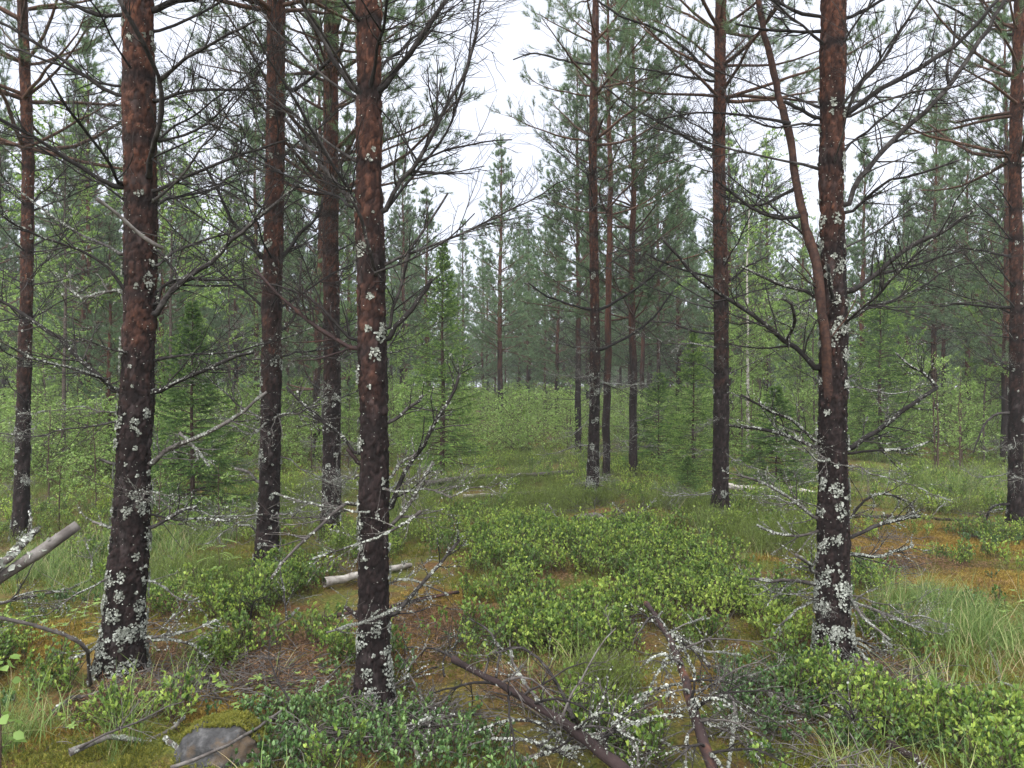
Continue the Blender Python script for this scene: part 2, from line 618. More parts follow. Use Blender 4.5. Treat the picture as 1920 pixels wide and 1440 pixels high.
def build_ground():
    # one sheet, finer towards where one stands
    def axis(lo, hi, fine, n):
        t = np.linspace(-1, 1, n)
        return t

    ny, nx = 420, 420
    ty = np.linspace(0, 1, ny)
    ys = 1.0 + 11 * ty + 388 * ty ** 5
    ys = np.r_[np.linspace(-60, 0.9, 24), ys]
    tx = np.linspace(-1, 1, nx)
    xs = 9 * tx + 251 * np.sign(tx) * np.abs(tx) ** 5
    X, Y = np.meshgrid(xs, ys)
    x, y = X.ravel(), Y.ravel()
    z = ground_h(x, y)
    near = np.clip((16 - np.hypot(x, y)) / 8, 0, 1)
    Z = np.zeros_like(x)
    z += near * (0.05 * (fbm(np.stack([x * 5, y * 5, Z], 1), 3, 21) - 0.5) + 0.035 * (vnoise(np.stack([x * 22, y * 22, Z], 1), 31) - 0.5))
    mb = MB()
    r, c = len(ys), len(xs)
    i = (np.arange(r - 1)[:, None] * c + np.arange(c - 1)[None, :])
    q = np.stack([i, i + 1, i + c + 1, i + c], -1).reshape(-1, 4)
    mb.add(np.stack([x, y, z], 1), None, q)
    me = mb.mesh('ground', M['ground'])
    at = me.attributes.new('moss', 'FLOAT', 'POINT')
    at.data.foreach_set('value', moss_mask(x, y).astype(np.float32))
    g = bpy.data.objects.new('ground', me)
    COL.objects.link(g)
    g['kind'] = 'structure'
    g['label'] = 'mossy forest floor with orange and green moss patches'


build_ground()


# ------------------------------------------------------------------ dead branches
def branch_mesh(line, r0, r1, rng, twig=1.0, lichen=0.0, mat='dead', name='branch', droop=0.0, flat=0.35, twig_len=1.0, sides=7, knob=True):
    """a dead branch along a given line, with side branches and twigs; returns its mesh and its lichen's mesh"""
    mb = MB()
    L = np.linalg.norm(np.diff(line, axis=0), axis=1).sum()
    k = max(8, int(L / 0.07))
    P = resample(line, k)
    P[1:-1] += rng.normal(0, 0.0018 + 0.07 * min(r0, 0.016), (k - 2, 3))
    R = np.linspace(1, 0, k) ** 0.8 * (r0 - r1) + r1
    R[0] *= 1.35
    if k > 9:
        R[1] *= 1.12
    R *= 1 + 0.12 * (rng.random(k) - 0.5)
    tubes(mb, P, R, sides, rnd=rng.random(), lump=0.22)
    n1 = int(twig * (3 + 9 * L))
    lp, ln, lr = [], [], []
    if n1:
        # side branches leave in loose pairs
        t = np.clip(np.repeat(rng.uniform(0.12, 1.0, (n1 + 1) // 2), 2)[:n1] + rng.normal(0, 0.012, n1), 0.05, 0.99)
        S, T = along(P, t)
        D = side_dirs(T, rng.uniform(0.55, 1.05, n1), rng, flat)
        Ls = twig_len * rng.uniform(0.14, 0.5, n1) * np.clip(1.15 - 0.7 * t, 0.2, 1) * min(1.0, 0.45 + 0.5 * L)
        S1 = grow(S, D, Ls, 7, 0.10, 0.035 - droop, rng)
        rr = np.interp(t, np.linspace(0, 1, k), R)
        ra = np.minimum(rr * 0.5, 0.0016 + 0.012 * Ls)
        tubes(mb, S1, ra[:, None] * np.linspace(1, 0.45, 7)[None], 4, rnd=rng.random(n1))
        # twigs on the side branches
        m2 = rng.poisson(np.clip(1.0 + 9 * Ls, 0, 6) * min(1.2, twig))
        b = np.repeat(np.arange(n1), m2)
        n2 = len(b)
        if n2:
            t2 = rng.uniform(0.25, 1.0, n2)
            s2, T2 = along_b(S1, b, t2)
            D2 = side_dirs(T2, rng.uniform(0.4, 1.0, n2), rng, flat * 0.7)
            L2 = Ls[b] * rng.uniform(0.25, 0.65, n2)
            S2 = grow(s2, D2, L2, 5, 0.13, 0.03 - droop, rng)
            tubes(mb, S2, np.full(n2, 0.0013)[:, None] * np.linspace(1, 0.6, 5)[None], 3, rnd=rng.random(n2))
            if lichen > 0:
                nn = int(n2 * 5.0 * lichen)
                bb = rng.integers(0, n2, nn)
                q, tt = along_b(S2, bb, rng.random(nn))
                lp.append(q), ln.append(side_dirs(tt, 1.4, rng)), lr.append(rng.uniform(0.002, 0.005, nn))
        if lichen > 0:
            nn = int(n1 * 16 * lichen)
            bb = rng.integers(0, n1, nn)
            q, tt = along_b(S1, bb, rng.random(nn) ** 0.8)
            lp.append(q), ln.append(side_dirs(tt, 1.4, rng)), lr.append(rng.uniform(0.0025, 0.0065, nn))
    if lichen > 0:
        nn = int(L * 1100 * lichen)
        t = rng.random(nn)
        cl = vnoise(np.stack([t * L * 14, 0 * t, 0 * t], 1), int(rng.integers(1e6)))
        t = t[cl > 0.42]
        q, tt = along(P, t)
        nd = side_dirs(tt, 1.5, rng)
        nd[:, 2] = np.abs(nd[:, 2])
        rr = np.interp(t, np.linspace(0, 1, k), R)
        lp.append(q + nrm(nd) * rr[:, None] * 0.8), ln.append(nd), lr.append(rng.uniform(0.003, 0.008, len(t)))
    me = mb.mesh(name, M[mat])
    lm = None
    if lichen > 0:
        m2 = MB()
        flakes(m2, np.concatenate(lp), np.concatenate(ln), np.concatenate(lr), rng)
        lm = m2.mesh('lichen', M['lichen'], False)
    return me, lm


LIB_UP, LIB_LOW, LIB_MID = [], [], []
for i in range(9):       # long bare branches of the middle stem: out along +X, rising a little, curved upward
    rng = np.random.default_rng(100 + i)
    z = np.linspace(0, 1, 9)
    line = np.stack([z, rng.normal(0, 0.014, 9).cumsum() * 0.6, 0.06 * z ** 2 + rng.normal(0, 0.007, 9).cumsum()], 1)
    line[0] = 0
    LIB_UP.append(branch_mesh(line, 0.0064, 0.0016, rng, 2.4, 0.0, 'dead', twig_len=1.05))
for i in range(7):
    rng = np.random.default_rng(200 + i)
    z = np.linspace(0, 1, 8)
    line = np.stack([z, rng.normal(0, 0.04, 8).cumsum() * 0.7, rng.normal(-0.01, 0.03, 8).cumsum()], 1)
    line[0] = 0
    LIB_LOW.append(branch_mesh(line, 0.008, 0.0016, rng, 2.0, 0.8, 'deadgrey', droop=0.02))
for i in range(6):
    rng = np.random.default_rng(300 + i)
    z = np.linspace(0, 1, 8)
    line = np.stack([z, rng.normal(0, 0.03, 8).cumsum() * 0.7, 0.1 * z ** 2 + rng.normal(0.0, 0.02, 8).cumsum()], 1)
    line[0] = 0
    LIB_MID.append(branch_mesh(line, 0.008, 0.0016, rng, 2.2, 0.16, 'dead'))


def add_branch(parent, lib, at, az, pitch, length, rng, roll=None):
    me, lm = lib[rng.integers(len(lib))]
    s = length
    o = part('branch', me, parent, at, (rng.uniform(-0.6, 0.6) if roll is None else roll, -pitch, az), (s, s, s))
    if lm is not None and lm.vertices:
        part('lichen', lm, o, kind='stuff')
    return o


# ------------------------------------------------------------------ live pine crowns
def pine_crown(seed, z0, H, nn=30, w=0.0028, nl=0.05, reach=1.5, sp=0.42):
    """living branches of a pine of height H from z0 up; a mesh with bark (0) and needles (1)"""
    rng = np.random.default_rng(seed)
    mb = MB()
    zs = []
    z = z0
    while z < H - 0.15:
        zs.append(z)
        z += sp * rng.uniform(0.8, 1.2)
    S, D, L = [], [], []
    for z in zs:
        u = (z - z0) / (H - z0)
        nb = rng.integers(5, 8)
        az0 = rng.random() * 6.28
        for j in range(nb):
            a = az0 + j * 6.283 / nb + rng.normal(0, 0.25)
            pt = math.radians(np.interp(u, [0, 0.5, 1], [12, 28, 58]) + rng.normal(0, 8))
            S.append((0, 0, z + rng.normal(0, 0.04)))
            D.append((math.cos(a) * math.cos(pt), math.sin(a) * math.cos(pt), math.sin(pt)))
            L.append(max(0.22, reach * (1 - u) ** 0.75 * rng.uniform(0.7, 1.1)))
    S, D, L = np.array(S), np.array(D), np.array(L)
    B = grow(S, D, L, 8, 0.09, 0.05, rng)
    tubes(mb, B, (0.004 + 0.011 * L)[:, None] * np.linspace(1, 0.25, 8)[None], 5)
    n1 = (3 + 7 * L).astype(int)
    b = np.repeat(np.arange(len(S)), n1)
    t = rng.uniform(0.25, 0.98, len(b))
    s1, T1 = along_b(B, b, t)
    D1 = side_dirs(T1, rng.uniform(0.5, 0.95, len(b)), rng, 0.5)
    L1 = L[b] * rng.uniform(0.16, 0.36, len(b)) * (1.2 - 0.6 * t) + 0.06
    S1 = grow(s1, D1, L1, 5, 0.13, 0.10, rng)
    tubes(mb, S1, np.full(len(b), 0.0032)[:, None] * np.linspace(1, 0.5, 5)[None], 3)
    # shoots: the ends of branches and twigs and a few along them
    n2 = 1 + (L1 * 7).astype(int)
    b2 = np.repeat(np.arange(len(b)), n2)
    t2 = rng.uniform(0.4, 0.95, len(b2))
    s2, T2 = along_b(S1, b2, t2)
    D2 = nrm(side_dirs(T2, rng.uniform(0.35, 0.8, len(b2)), rng) + A(0, 0, 0.25))
    ends = np.concatenate([S1[:, -1], B[:, -1]])
    ed = nrm(np.concatenate([S1[:, -1] - S1[:, -2], B[:, -1] - B[:, -2]]) + A(0, 0, 0.01))
    a = np.concatenate([s2, ends - ed * 0.05])
    d = np.concatenate([D2, nrm(ed + A(0, 0, 0.2))])
    l = rng.uniform(0.06, 0.14, len(a))
    tubes(mb, np.stack([a, a + d * l[:, None]], 1), np.full((len(a), 2), 0.0022), 3, mi=0, cap=False)
    needles(mb, a, d, l, nn, nl, w, rng, mi=1)
    # the leader
    tubes(mb, np.array([[0, 0, H - 0.6], [0, 0, H - 0.2], [0, 0, H + 0.1]]), np.array([0.018, 0.012, 0.006]), 5)
    needles(mb, A(0, 0, H - 0.25)[None], A(0, 0, 1)[None], A(0.35), nn * 4, nl, w, rng, mi=1)
    return mb.mesh('crown', [M['livebranch'], M['needle']])


HT = 10.2
CROWN_NEAR = [pine_crown(10 + i, zz, HT, 38, 0.0042, 0.055, 1.85) for i, zz in enumerate((4.1, 4.6, 3.7))]
CROWN_THIN = pine_crown(15, 4.7, HT, 34, 0.0042, 0.055, 1.5, 0.6)
CROWN_MID = [pine_crown(20 + i, zz, HT, 34, 0.008, 0.072, rr) for i, (zz, rr) in enumerate(((2.9, 1.8), (2.2, 1.75), (1.6, 1.65), (3.6, 1.75)))]
CROWN_FAR = [pine_crown(30 + i, zz, HT, 17, 0.016, 0.09, rr, 0.5) for i, (zz, rr) in enumerate(((2.5, 1.75), (1.3, 1.65), (3.2, 1.65)))]


# ------------------------------------------------------------------ pine trunks
def add_attr(me, name, val):
    a = me.attributes.new(name, 'FLOAT', 'POINT')
    a.data.foreach_set('value', np.broadcast_to(np.asarray(val, np.float32), (len(me.vertices),)).copy())


def trunk_mesh(axis, radii, seed, sides, dz, relief=1.0, whorls=()):
    """axis (k,3) local centre line, radii (k,) ; plated bark as relief"""
    rng = np.random.default_rng(seed)
    L = axis[-1, 2] - axis[0, 2]
    zf = np.arange(axis[0, 2], min(axis[-1, 2], 6.8), dz)
    zc = np.arange(zf[-1] + 0.1, axis[-1, 2], 0.18)
    z = np.r_[zf, zc]
    cx = np.interp(z, axis[:, 2], axis[:, 0])
    cyy = np.interp(z, axis[:, 2], axis[:, 1])
    # soften the polyline
    ker = np.ones(9) / 9
    if len(z) > 60:
        for arr in (cx, cyy):
            arr[8:-8] = np.convolve(arr, ker, 'same')[8:-8]
    r = np.interp(z, axis[:, 2], radii)
    a = np.arange(sides) * 2 * PI / sides
    ZZ, AA = np.meshgrid(z, a, indexing='ij')
    RR = np.repeat(r[:, None], sides, 1)
    ux, uy = np.cos(AA), np.sin(AA)
    q = np.stack([ux * RR, uy * RR, ZZ], -1).reshape(-1, 3)
    w = q + 0.02 * np.stack([vnoise(q * 18, seed + s) - 0.5 for s in (1, 2, 3)], 1)
    e1, c1 = worley(w * A(38, 38, 20), seed)
    e2, c2 = worley(w * A(75, 75, 48), seed + 50)
    plate = np.clip(e1 / 0.28, 0, 1)
    plate2 = np.clip(e2 / 0.3, 0, 1)
    zz = q[:, 2]
    amp = np.interp(zz, [0, 1.4, 3.2, 7], [1.0, 0.95, 0.75, 0.5]) * relief
    disp = amp * (0.0065 * plate + 0.0025 * plate2 + 0.006 * (c1 - 0.4) + 0.004 * (c2 - 0.5)) - 0.009 * amp
    disp += 0.02 * (fbm(q * 5, 3, seed + 7) - 0.5)
    # root flare with buttresses
    fl = np.exp(-np.clip(zz, 0, None) / 0.14)
    disp += fl * (0.022 + 0.034 * np.cos(AA.ravel() * 4 + seed) * (0.5 + 0.5 * np.cos(AA.ravel() + seed * 2)))
    R2 = RR.ravel() + disp
    v = np.stack([R2 * ux.ravel() + np.repeat(cx, sides), R2 * uy.ravel() + np.repeat(cyy, sides), zz], 1)
    mb = MB()
    n = len(z)
    j = (np.arange(n - 1) * sides)[:, None]
    i = np.arange(sides)[None]
    quad = np.stack([j + i, j + (i + 1) % sides, j + sides + (i + 1) % sides, j + sides + i], -1).reshape(-1, 4)
    mb.add(v, None, quad, np.clip(0.65 * plate + 0.35 * plate2 * plate, 0, 1))
    me = mb.mesh('trunk', M['bark'], True)
    add_attr(me, 'cell', 0.6 * c1 + 0.4 * c2)
    col = np.zeros(len(zz))
    for zw in whorls:
        col = np.maximum(col, np.exp(-((zz - zw) / (0.045 + 0.02 * math.sin(zw * 9))) ** 2))
    add_attr(me, 'collar', col)
    return me


def trunk_lichen(axis, radii, seed, amount, whorls, zmax=3.4):
    rng = np.random.default_rng(seed)
    nc = int(260 * amount)
    zc = zmax * rng.random(nc) ** 2.3
    wh = rng.random(nc) < 0.28
    if len(whorls):
        near = np.array(whorls)[rng.integers(0, len(whorls), nc)]
        near = np.where(rng.random(nc) < np.clip(1.15 - near / 2.4, 0.06, 1), near, zc)
        zc = np.where(wh, near + rng.normal(0, 0.035, nc), zc)
    zc = np.abs(zc)
    # patches keep together in some stretches of the stem and leave others bare
    thc = rng.random(nc) * 2 * PI
    pc = fbm(np.stack([np.cos(thc) * 2.2, np.sin(thc) * 2.2, zc * 3], 1), 2, seed + 3)
    kc = (pc > np.interp(zc, [0, 0.6, 1.6, 3.4], [0.40, 0.44, 0.50, 0.53])) | wh
    zc, thc = zc[kc], thc[kc]
    rc = (0.006 + 0.032 * rng.random(len(zc)) ** 1.5) * np.interp(zc, [0, 1, 3.4], [1.15, 1.0, 0.75])
    m = (4 + 46000 * rc ** 2).astype(int)
    c = np.repeat(np.arange(len(zc)), m)
    rho, ph = np.sqrt(rng.random(len(c))) * rc[c] * rng.uniform(0.8, 1.15, len(c)), rng.random(len(c)) * 2 * PI
    rt = np.interp(zc, axis[:, 2], radii)[c]
    z = zc[c] + rho * np.sin(ph) * 1.25
    th = thc[c] + rho * np.cos(ph) / rt
    z = np.abs(z)
    nbig = len(z)
    ns = int(620 * amount)
    z = np.r_[z, zmax * rng.random(ns) ** 1.2]
    th = np.r_[th, rng.random(ns) * 2 * PI]
    big = np.r_[np.ones(nbig), np.zeros(ns)]
    r = np.interp(z, axis[:, 2], radii) + 0.005 + 0.03 * np.exp(-z / 0.14)
    N = np.stack([np.cos(th), np.sin(th), 0 * th], 1)
    P = N * (r - 0.001)[:, None] + np.stack([np.interp(z, axis[:, 2], axis[:, 0]), np.interp(z, axis[:, 2], axis[:, 1]), z], 1)
    mb = MB()
    size = np.where(big > 0, rng.uniform(0.004, 0.009, len(z)), rng.uniform(0.0015, 0.004, len(z)))
    flakes(mb, P, N, size, rng)
    return mb.mesh('lichen', M['lichen'], False)


def make_pine(label, d, axpx, width_px, seed, traced=(), crown=None, H=HT, sides=48, dz=0.011, lichen=1.0, group=None,
              proc=1.0, low=None, relief=1.0, zlow=0.3, crown_rot=None, upper_len=1.0, live_from=4.0):
    rng = np.random.default_rng(seed)
    base_px, base_py = axpx[-1]
    x0 = (base_px - 960) / F * d
    z0 = gh(x0, d)
    pts = [pix(px, py, d) for px, py in axpx][::-1]
    ax = np.array([[p[0] - x0, 0.0, p[2] - z0] for p in pts])
    ax[0, 2] = -0.06
    rad = np.array([w / 2 / F * d for w in width_px[::-1]])
    # go on above the frame, tapering to the tip
    top = ax[-1]
    nz_ = np.arange(top[2] + 0.6, H, 0.6)
    ax = np.vstack([ax, np.stack([np.full(len(nz_), top[0]), 0 * nz_, nz_], 1), [[top[0], 0, H]]])
    rad = np.r_[rad, np.interp(np.r_[nz_, H], [top[2], H], [rad[-1], 0.008])]
    ax[:, 1] += 0.03 * np.sin(ax[:, 2] * 1.3 + seed) * np.clip(ax[:, 2] / 3, 0, 1)
    t = empty('pine_tree', (x0, d, z0), label, 'pine tree', group)
    whorls = []
    z = zlow + rng.random() * 0.2
    top_live = live_from
    while z < top_live:
        whorls.append(z)
        z += rng.uniform(0.30, 0.5)
    tr = part('trunk', trunk_mesh(ax, rad, seed, sides, dz, relief, whorls), t)
    if lichen:
        part('lichen', trunk_lichen(ax, rad, seed + 5, lichen, whorls), tr, kind='stuff')
    xa = lambda z: A(np.interp(z, ax[:, 2], ax[:, 0]), np.interp(z, ax[:, 2], ax[:, 1]), z)
    for zw in whorls:
        nb = rng.integers(3, 7)
        az0 = rng.random() * 6.28
        for j in range(nb):
            if rng.random() > (proc if low is None or zw > 1.7 else low):
                continue
            az = az0 + j * 6.283 / nb + rng.normal(0, 0.3)
            zz = zw + rng.normal(0, 0.025)
            rr = np.interp(zz, ax[:, 2], rad) * 0.8
            at = xa(zz) + A(math.cos(az), math.sin(az), 0) * rr
            if zz < 1.15:
                lib, ln, pt = LIB_LOW, rng.uniform(0.22, 0.75), math.radians(rng.uniform(-22, 18))
            elif zz < 2.1:
                lib, ln, pt = (LIB_MID if rng.random() < 0.7 else LIB_LOW), rng.uniform(0.35, 1.15), math.radians(rng.uniform(0, 35))
            else:
                lib, ln, pt = LIB_UP, rng.uniform(0.7, 1.55) * upper_len, math.radians(rng.uniform(14, 46))
            add_branch(t, lib, at, az, pt, ln, rng)
    for br in traced:
        line_px, r0, r1 = br[0], br[1], br[2]
        opt = br[3] if len(br) > 3 else {}
        line = []
        for p in line_px:
            dd = d + (p[2] if len(p) > 2 else 0.0)
            line.append(pix(p[0], p[1], dd) - A(x0, d, z0))
        line = np.array(line)
        o = A(*xa(line[0, 2])) - line[0]
        if np.linalg.norm(o[:2]) < 0.25 and not opt.get('free'):
            line = np.vstack([line[0] + o * A(0.6, 0.6, 0), line])
        k = d / F
        if opt.get('mat') == 'bark':
            opt = dict(opt, mat='barkstem')
        me, lm = branch_mesh(line, r0 * k * 0.64, r1 * k * 0.6, rng, 1.7 * opt.get('tw', 1.0), opt.get('li', 0.0), opt.get('mat', 'dead'),
                             flat=opt.get('flat', 0.2), twig_len=opt.get('tl', 0.8), sides=8, droop=opt.get('droop', 0.0))
        b = part('branch', me, t)
        if lm is not None:
            part('lichen', lm, b, kind='stuff')
    if crown is not None:
        part('crown', crown, t, (top[0], ax[-1, 1], 0), (0, 0, rng.random() * 6.28 if crown_rot is None else crown_rot), H / HT)
    return t


LI = dict(li=0.9, mat='deadgrey')
LI2 = dict(li=0.4, mat='dead')
# ---- the stout pine on the left
make_pine('stout dark pine with flared lichen-spotted base and a long knuckled branch, beside the stone', 4.0,
          [(257, -60), (258, 0), (259, 350), (260, 600), (251, 850), (246, 1000), (234, 1150), (229, 1230), (226, 1312)],
          [52, 54, 60, 59, 64, 68, 74, 78, 84], 11, sides=72, dz=0.009, lichen=1.35, crown=CROWN_NEAR[0], proc=0.4, zlow=0.5, live_from=4.3, traced=[
    ([(230, 180), (150, 135), (100, 100), (50, 70), (-30, 25)], 6, 4),
    ([(215, 162), (107, 120), (50, 100), (-20, 72, 0.2)], 4, 2.5),
    ([(222, 350), (125, 295, -0.1), (50, 250, -0.2), (-40, 200, -0.3)], 7, 4),
    ([(232, 345), (207, 310, -0.2), (162, 245, -0.35), (125, 200, -0.5), (90, 140, -0.6)], 5, 3),
    ([(272, 335), (280, 295, -0.12), (296, 258, -0.22), (298, 150, -0.34), (280, 105, -0.42), (262, 68, -0.5), (235, 22, -0.55), (215, -20, -0.6)], 8, 5, dict(tw=0.5)),
    ([(300, 150, -0.34), (345, 113, -0.4), (380, 92, -0.45), (480, 38, -0.6)], 5, 2.5, dict(free=1)),
    ([(297, 265, -0.2), (355, 250, -0.25), (385, 235, -0.3), (440, 180, -0.4)], 4, 2, dict(free=1)),
    ([(287, 60), (340, 40), (410, 5), (450, -30)], 5, 3),
    ([(285, 188), (303, 186), (340, 172), (400, 168), (490, 170)], 6, 3),
    ([(285, 360), (340, 335), (400, 310), (480, 280), (540, 262)], 5.5, 3),
    ([(180, 372, -0.9), (215, 398, -0.85), (250, 430, -0.8), (285, 455, -0.78), (306, 466, -0.76)], 4, 5, dict(free=1, li=1.2, mat='deadgrey', tw=0.4)),
    ([(290, 592), (310, 560), (335, 530), (385, 502), (437, 447), (475, 417), (560, 345)], 9, 4, dict(li=0.25)),
    ([(335, 528), (322, 498), (305, 478), (288, 466)], 5, 4, dict(free=1, tw=0.3, li=0.2)),
    ([(288, 575), (310, 532), (345, 520), (400, 527), (470, 522)], 5, 2, dict(li=0.35)),
    ([(222, 735), (200, 715), (165, 688), (112, 635), (75, 610), (37, 585), (-30, 545)], 8, 4.5, dict(li=0.3)),
    ([(222, 730), (180, 705, -0.2), (130, 690, -0.3), (60, 672, -0.4), (0, 640, -0.5)], 4, 2, LI2),
    ([(285, 738), (335, 715), (400, 687), (440, 668), (476, 660)], 8, 5, dict(li=0.3)),
    ([(282, 872), (310, 847), (362, 825), (425, 792), (475, 757), (500, 735)], 8, 4, LI),
    ([(336, 812), (362, 836), (392, 875)], 4, 2.5, dict(free=1, li=1.2, mat='deadgrey', tw=0.5)),
    ([(222, 872), (205, 868), (187, 862)], 5, 4.5, dict(tw=0)),
    ([(215, 992), (195, 985), (174, 978)], 5, 4, dict(li=0.9, mat='deadgrey', tw=0.4)),
    ([(280, 990), (310, 975), (335, 960), (368, 951)], 6, 4, LI2),
    ([(285, 965), (330, 975), (380, 972), (430, 978)], 3, 2, LI2),
    ([(270, 1088), (295, 1092), (330, 1120), (356, 1128)], 3, 2, LI),
    ([(262, 1203), (300, 1199), (345, 1203), (380, 1220)], 4.5, 3, dict(li=1.3, mat='deadgrey')),
    ([(262, 1195), (320, 1190), (370, 1180), (405, 1163)], 4, 3, dict(li=1.3, mat='deadgrey')),
    ([(205, 1190), (180, 1213, -0.1), (150, 1230, -0.2), (130, 1235, -0.2)], 4, 2.5, LI),
    ([(225, 28), (190, 28), (150, 15), (105, -5)], 6, 4),
    ([(285, 18), (310, 6), (370, -2), (420, -10)], 10, 7),
    ([(285, 500), (330, 470, 0.2), (400, 445, 0.3), (460, 430, 0.4)], 5, 2.5),
    ([(235, 478), (210, 465, 0.1), (150, 440, 0.2), (90, 400, 0.3), (20, 350, 0.3)], 5, 2.5, LI2),
])

# ---- the straight dark pine in the middle
make_pine('straight dark pine with white lichen rosettes, behind the fallen pine top', 3.7,
          [(690, -60), (690, 0), (690, 350), (698, 640), (702, 850), (701, 1080), (702, 1348)],
          [44, 47, 51, 56, 56, 58, 60], 23, sides=64, dz=0.009, lichen=0.75, crown=CROWN_NEAR[1], proc=0.26, zlow=0.5, live_from=4.4, traced=[
    ([(710, 175), (742, 132), (775, 92), (812, 37), (845, -10)], 8.5, 6.5, dict(tw=0.4)),
    ([(678, 180), (642, 137), (605, 72), (580, 32), (560, -15)], 8, 5.5, dict(tw=0.6)),
    ([(716, 402), (740, 357), (780, 307), (815, 245), (850, 175), (872, 137), (890, 75), (903, -10)], 7, 4, dict(tw=0.9)),
    ([(716, 396), (750, 360, 0.1), (800, 300, 0.2), (832, 255, 0.2), (870, 150, 0.3), (884, 60, 0.4), (890, -10, 0.4)], 4.5, 2.5),
    ([(785, 303), (830, 285), (900, 267), (960, 262)], 3.5, 2, dict(free=1)),
    ([(783, 303), (745, 245), (700, 192), (665, 165)], 3, 2, dict(free=1, tw=0.4)),
    ([(672, 385), (635, 350), (592, 295), (555, 250), (533, 222)], 7, 5),
    ([(672, 380), (650, 348, -0.1), (600, 270, -0.2), (560, 200, -0.3), (505, 110, -0.4), (470, 50, -0.5)], 5, 2.5),
    ([(672, 390), (640, 372, 0.2), (560, 340, 0.4), (480, 300, 0.6), (400, 270, 0.8)], 4.5, 2),
    ([(703, 520), (701, 505, -0.1), (694, 475, -0.16), (680, 422, -0.2), (667, 385, -0.26), (652, 362, -0.3)], 6, 4, dict(tw=0.5, li=0.1)),
    ([(703, 512, -0.1), (735, 500, -0.15), (790, 478, -0.2), (850, 440, -0.25), (890, 400, -0.3)], 3.5, 1.8, dict(free=1)),
    ([(725, 637), (742, 615), (765, 590), (782, 565), (800, 538), (809, 523)], 8, 6.5, dict(tw=0.25, li=0.15)),
    ([(722, 622), (738, 575), (757, 520), (762, 480), (800, 425), (840, 362)], 5, 3),
    ([(670, 655), (630, 637), (592, 610), (560, 585), (530, 560), (500, 532), (480, 505)], 7, 4, dict(mat='deadred')),
    ([(668, 642), (642, 618), (617, 592), (592, 565), (545, 545), (480, 530)], 5, 2.5),
    ([(730, 792), (762, 770), (780, 755), (793, 740)], 5.5, 4, dict(li=0.2)),
    ([(725, 960), (742, 920), (762, 880), (790, 840), (812, 800), (832, 765), (852, 735), (862, 700)], 7.5, 4.5, dict(li=0.35)),
    ([(726, 990), (760, 955), (778, 930), (792, 900), (812, 868)], 6, 4, LI),
    ([(674, 870), (664, 858), (650, 842)], 6.5, 6, dict(tw=0, mat='deadred')),
    ([(674, 853), (645, 822), (622, 803), (592, 777), (562, 752), (537, 725)], 5.5, 3.5, dict(li=0.3)),
    ([(790, 958, -0.3), (768, 978, -0.32), (730, 998, -0.32), (690, 1014, -0.3), (655, 1027, -0.3), (580, 1050, -0.3)], 3.5, 1.8, dict(free=1, li=0.6, mat='deadgrey')),
    ([(690, 962, -0.1), (620, 950, -0.2), (560, 940, -0.25), (513, 924, -0.3)], 3, 1.6, dict(li=0.3, mat='deadgrey')),
    ([(732, 1158), (755, 1135), (780, 1107), (802, 1082), (830, 1050), (862, 1012)], 7, 4.5, dict(li=0.6)),
    ([(612, 1186, -0.2), (665, 1171, -0.18), (712, 1155, -0.12), (748, 1138, -0.1)], 2.4, 4, dict(free=1, li=1.1, mat='deadgrey')),
    ([(674, 1160), (662, 1147), (646, 1138)], 7.5, 6.5, dict(tw=0, li=0.4, mat='deadred')),
    ([(668, 945), (640, 952, -0.2), (610, 978, -0.3), (580, 1004, -0.4), (542, 1042, -0.5), (508, 1085, -0.6)], 5, 3.5, dict(li=0.3, mat='deadgrey', tw=0.5)),
    ([(728, 1292), (748, 1278), (765, 1266), (785, 1300), (803, 1345)], 4, 3, dict(li=1.4, mat='deadgrey', tw=0.5)),
    ([(728, 1095), (760, 1085), (800, 1098), (840, 1115)], 3, 2, LI),
    ([(727, 900), (750, 870), (765, 860), (780, 850)], 4, 3, dict(li=1.0, mat='deadgrey')),
])

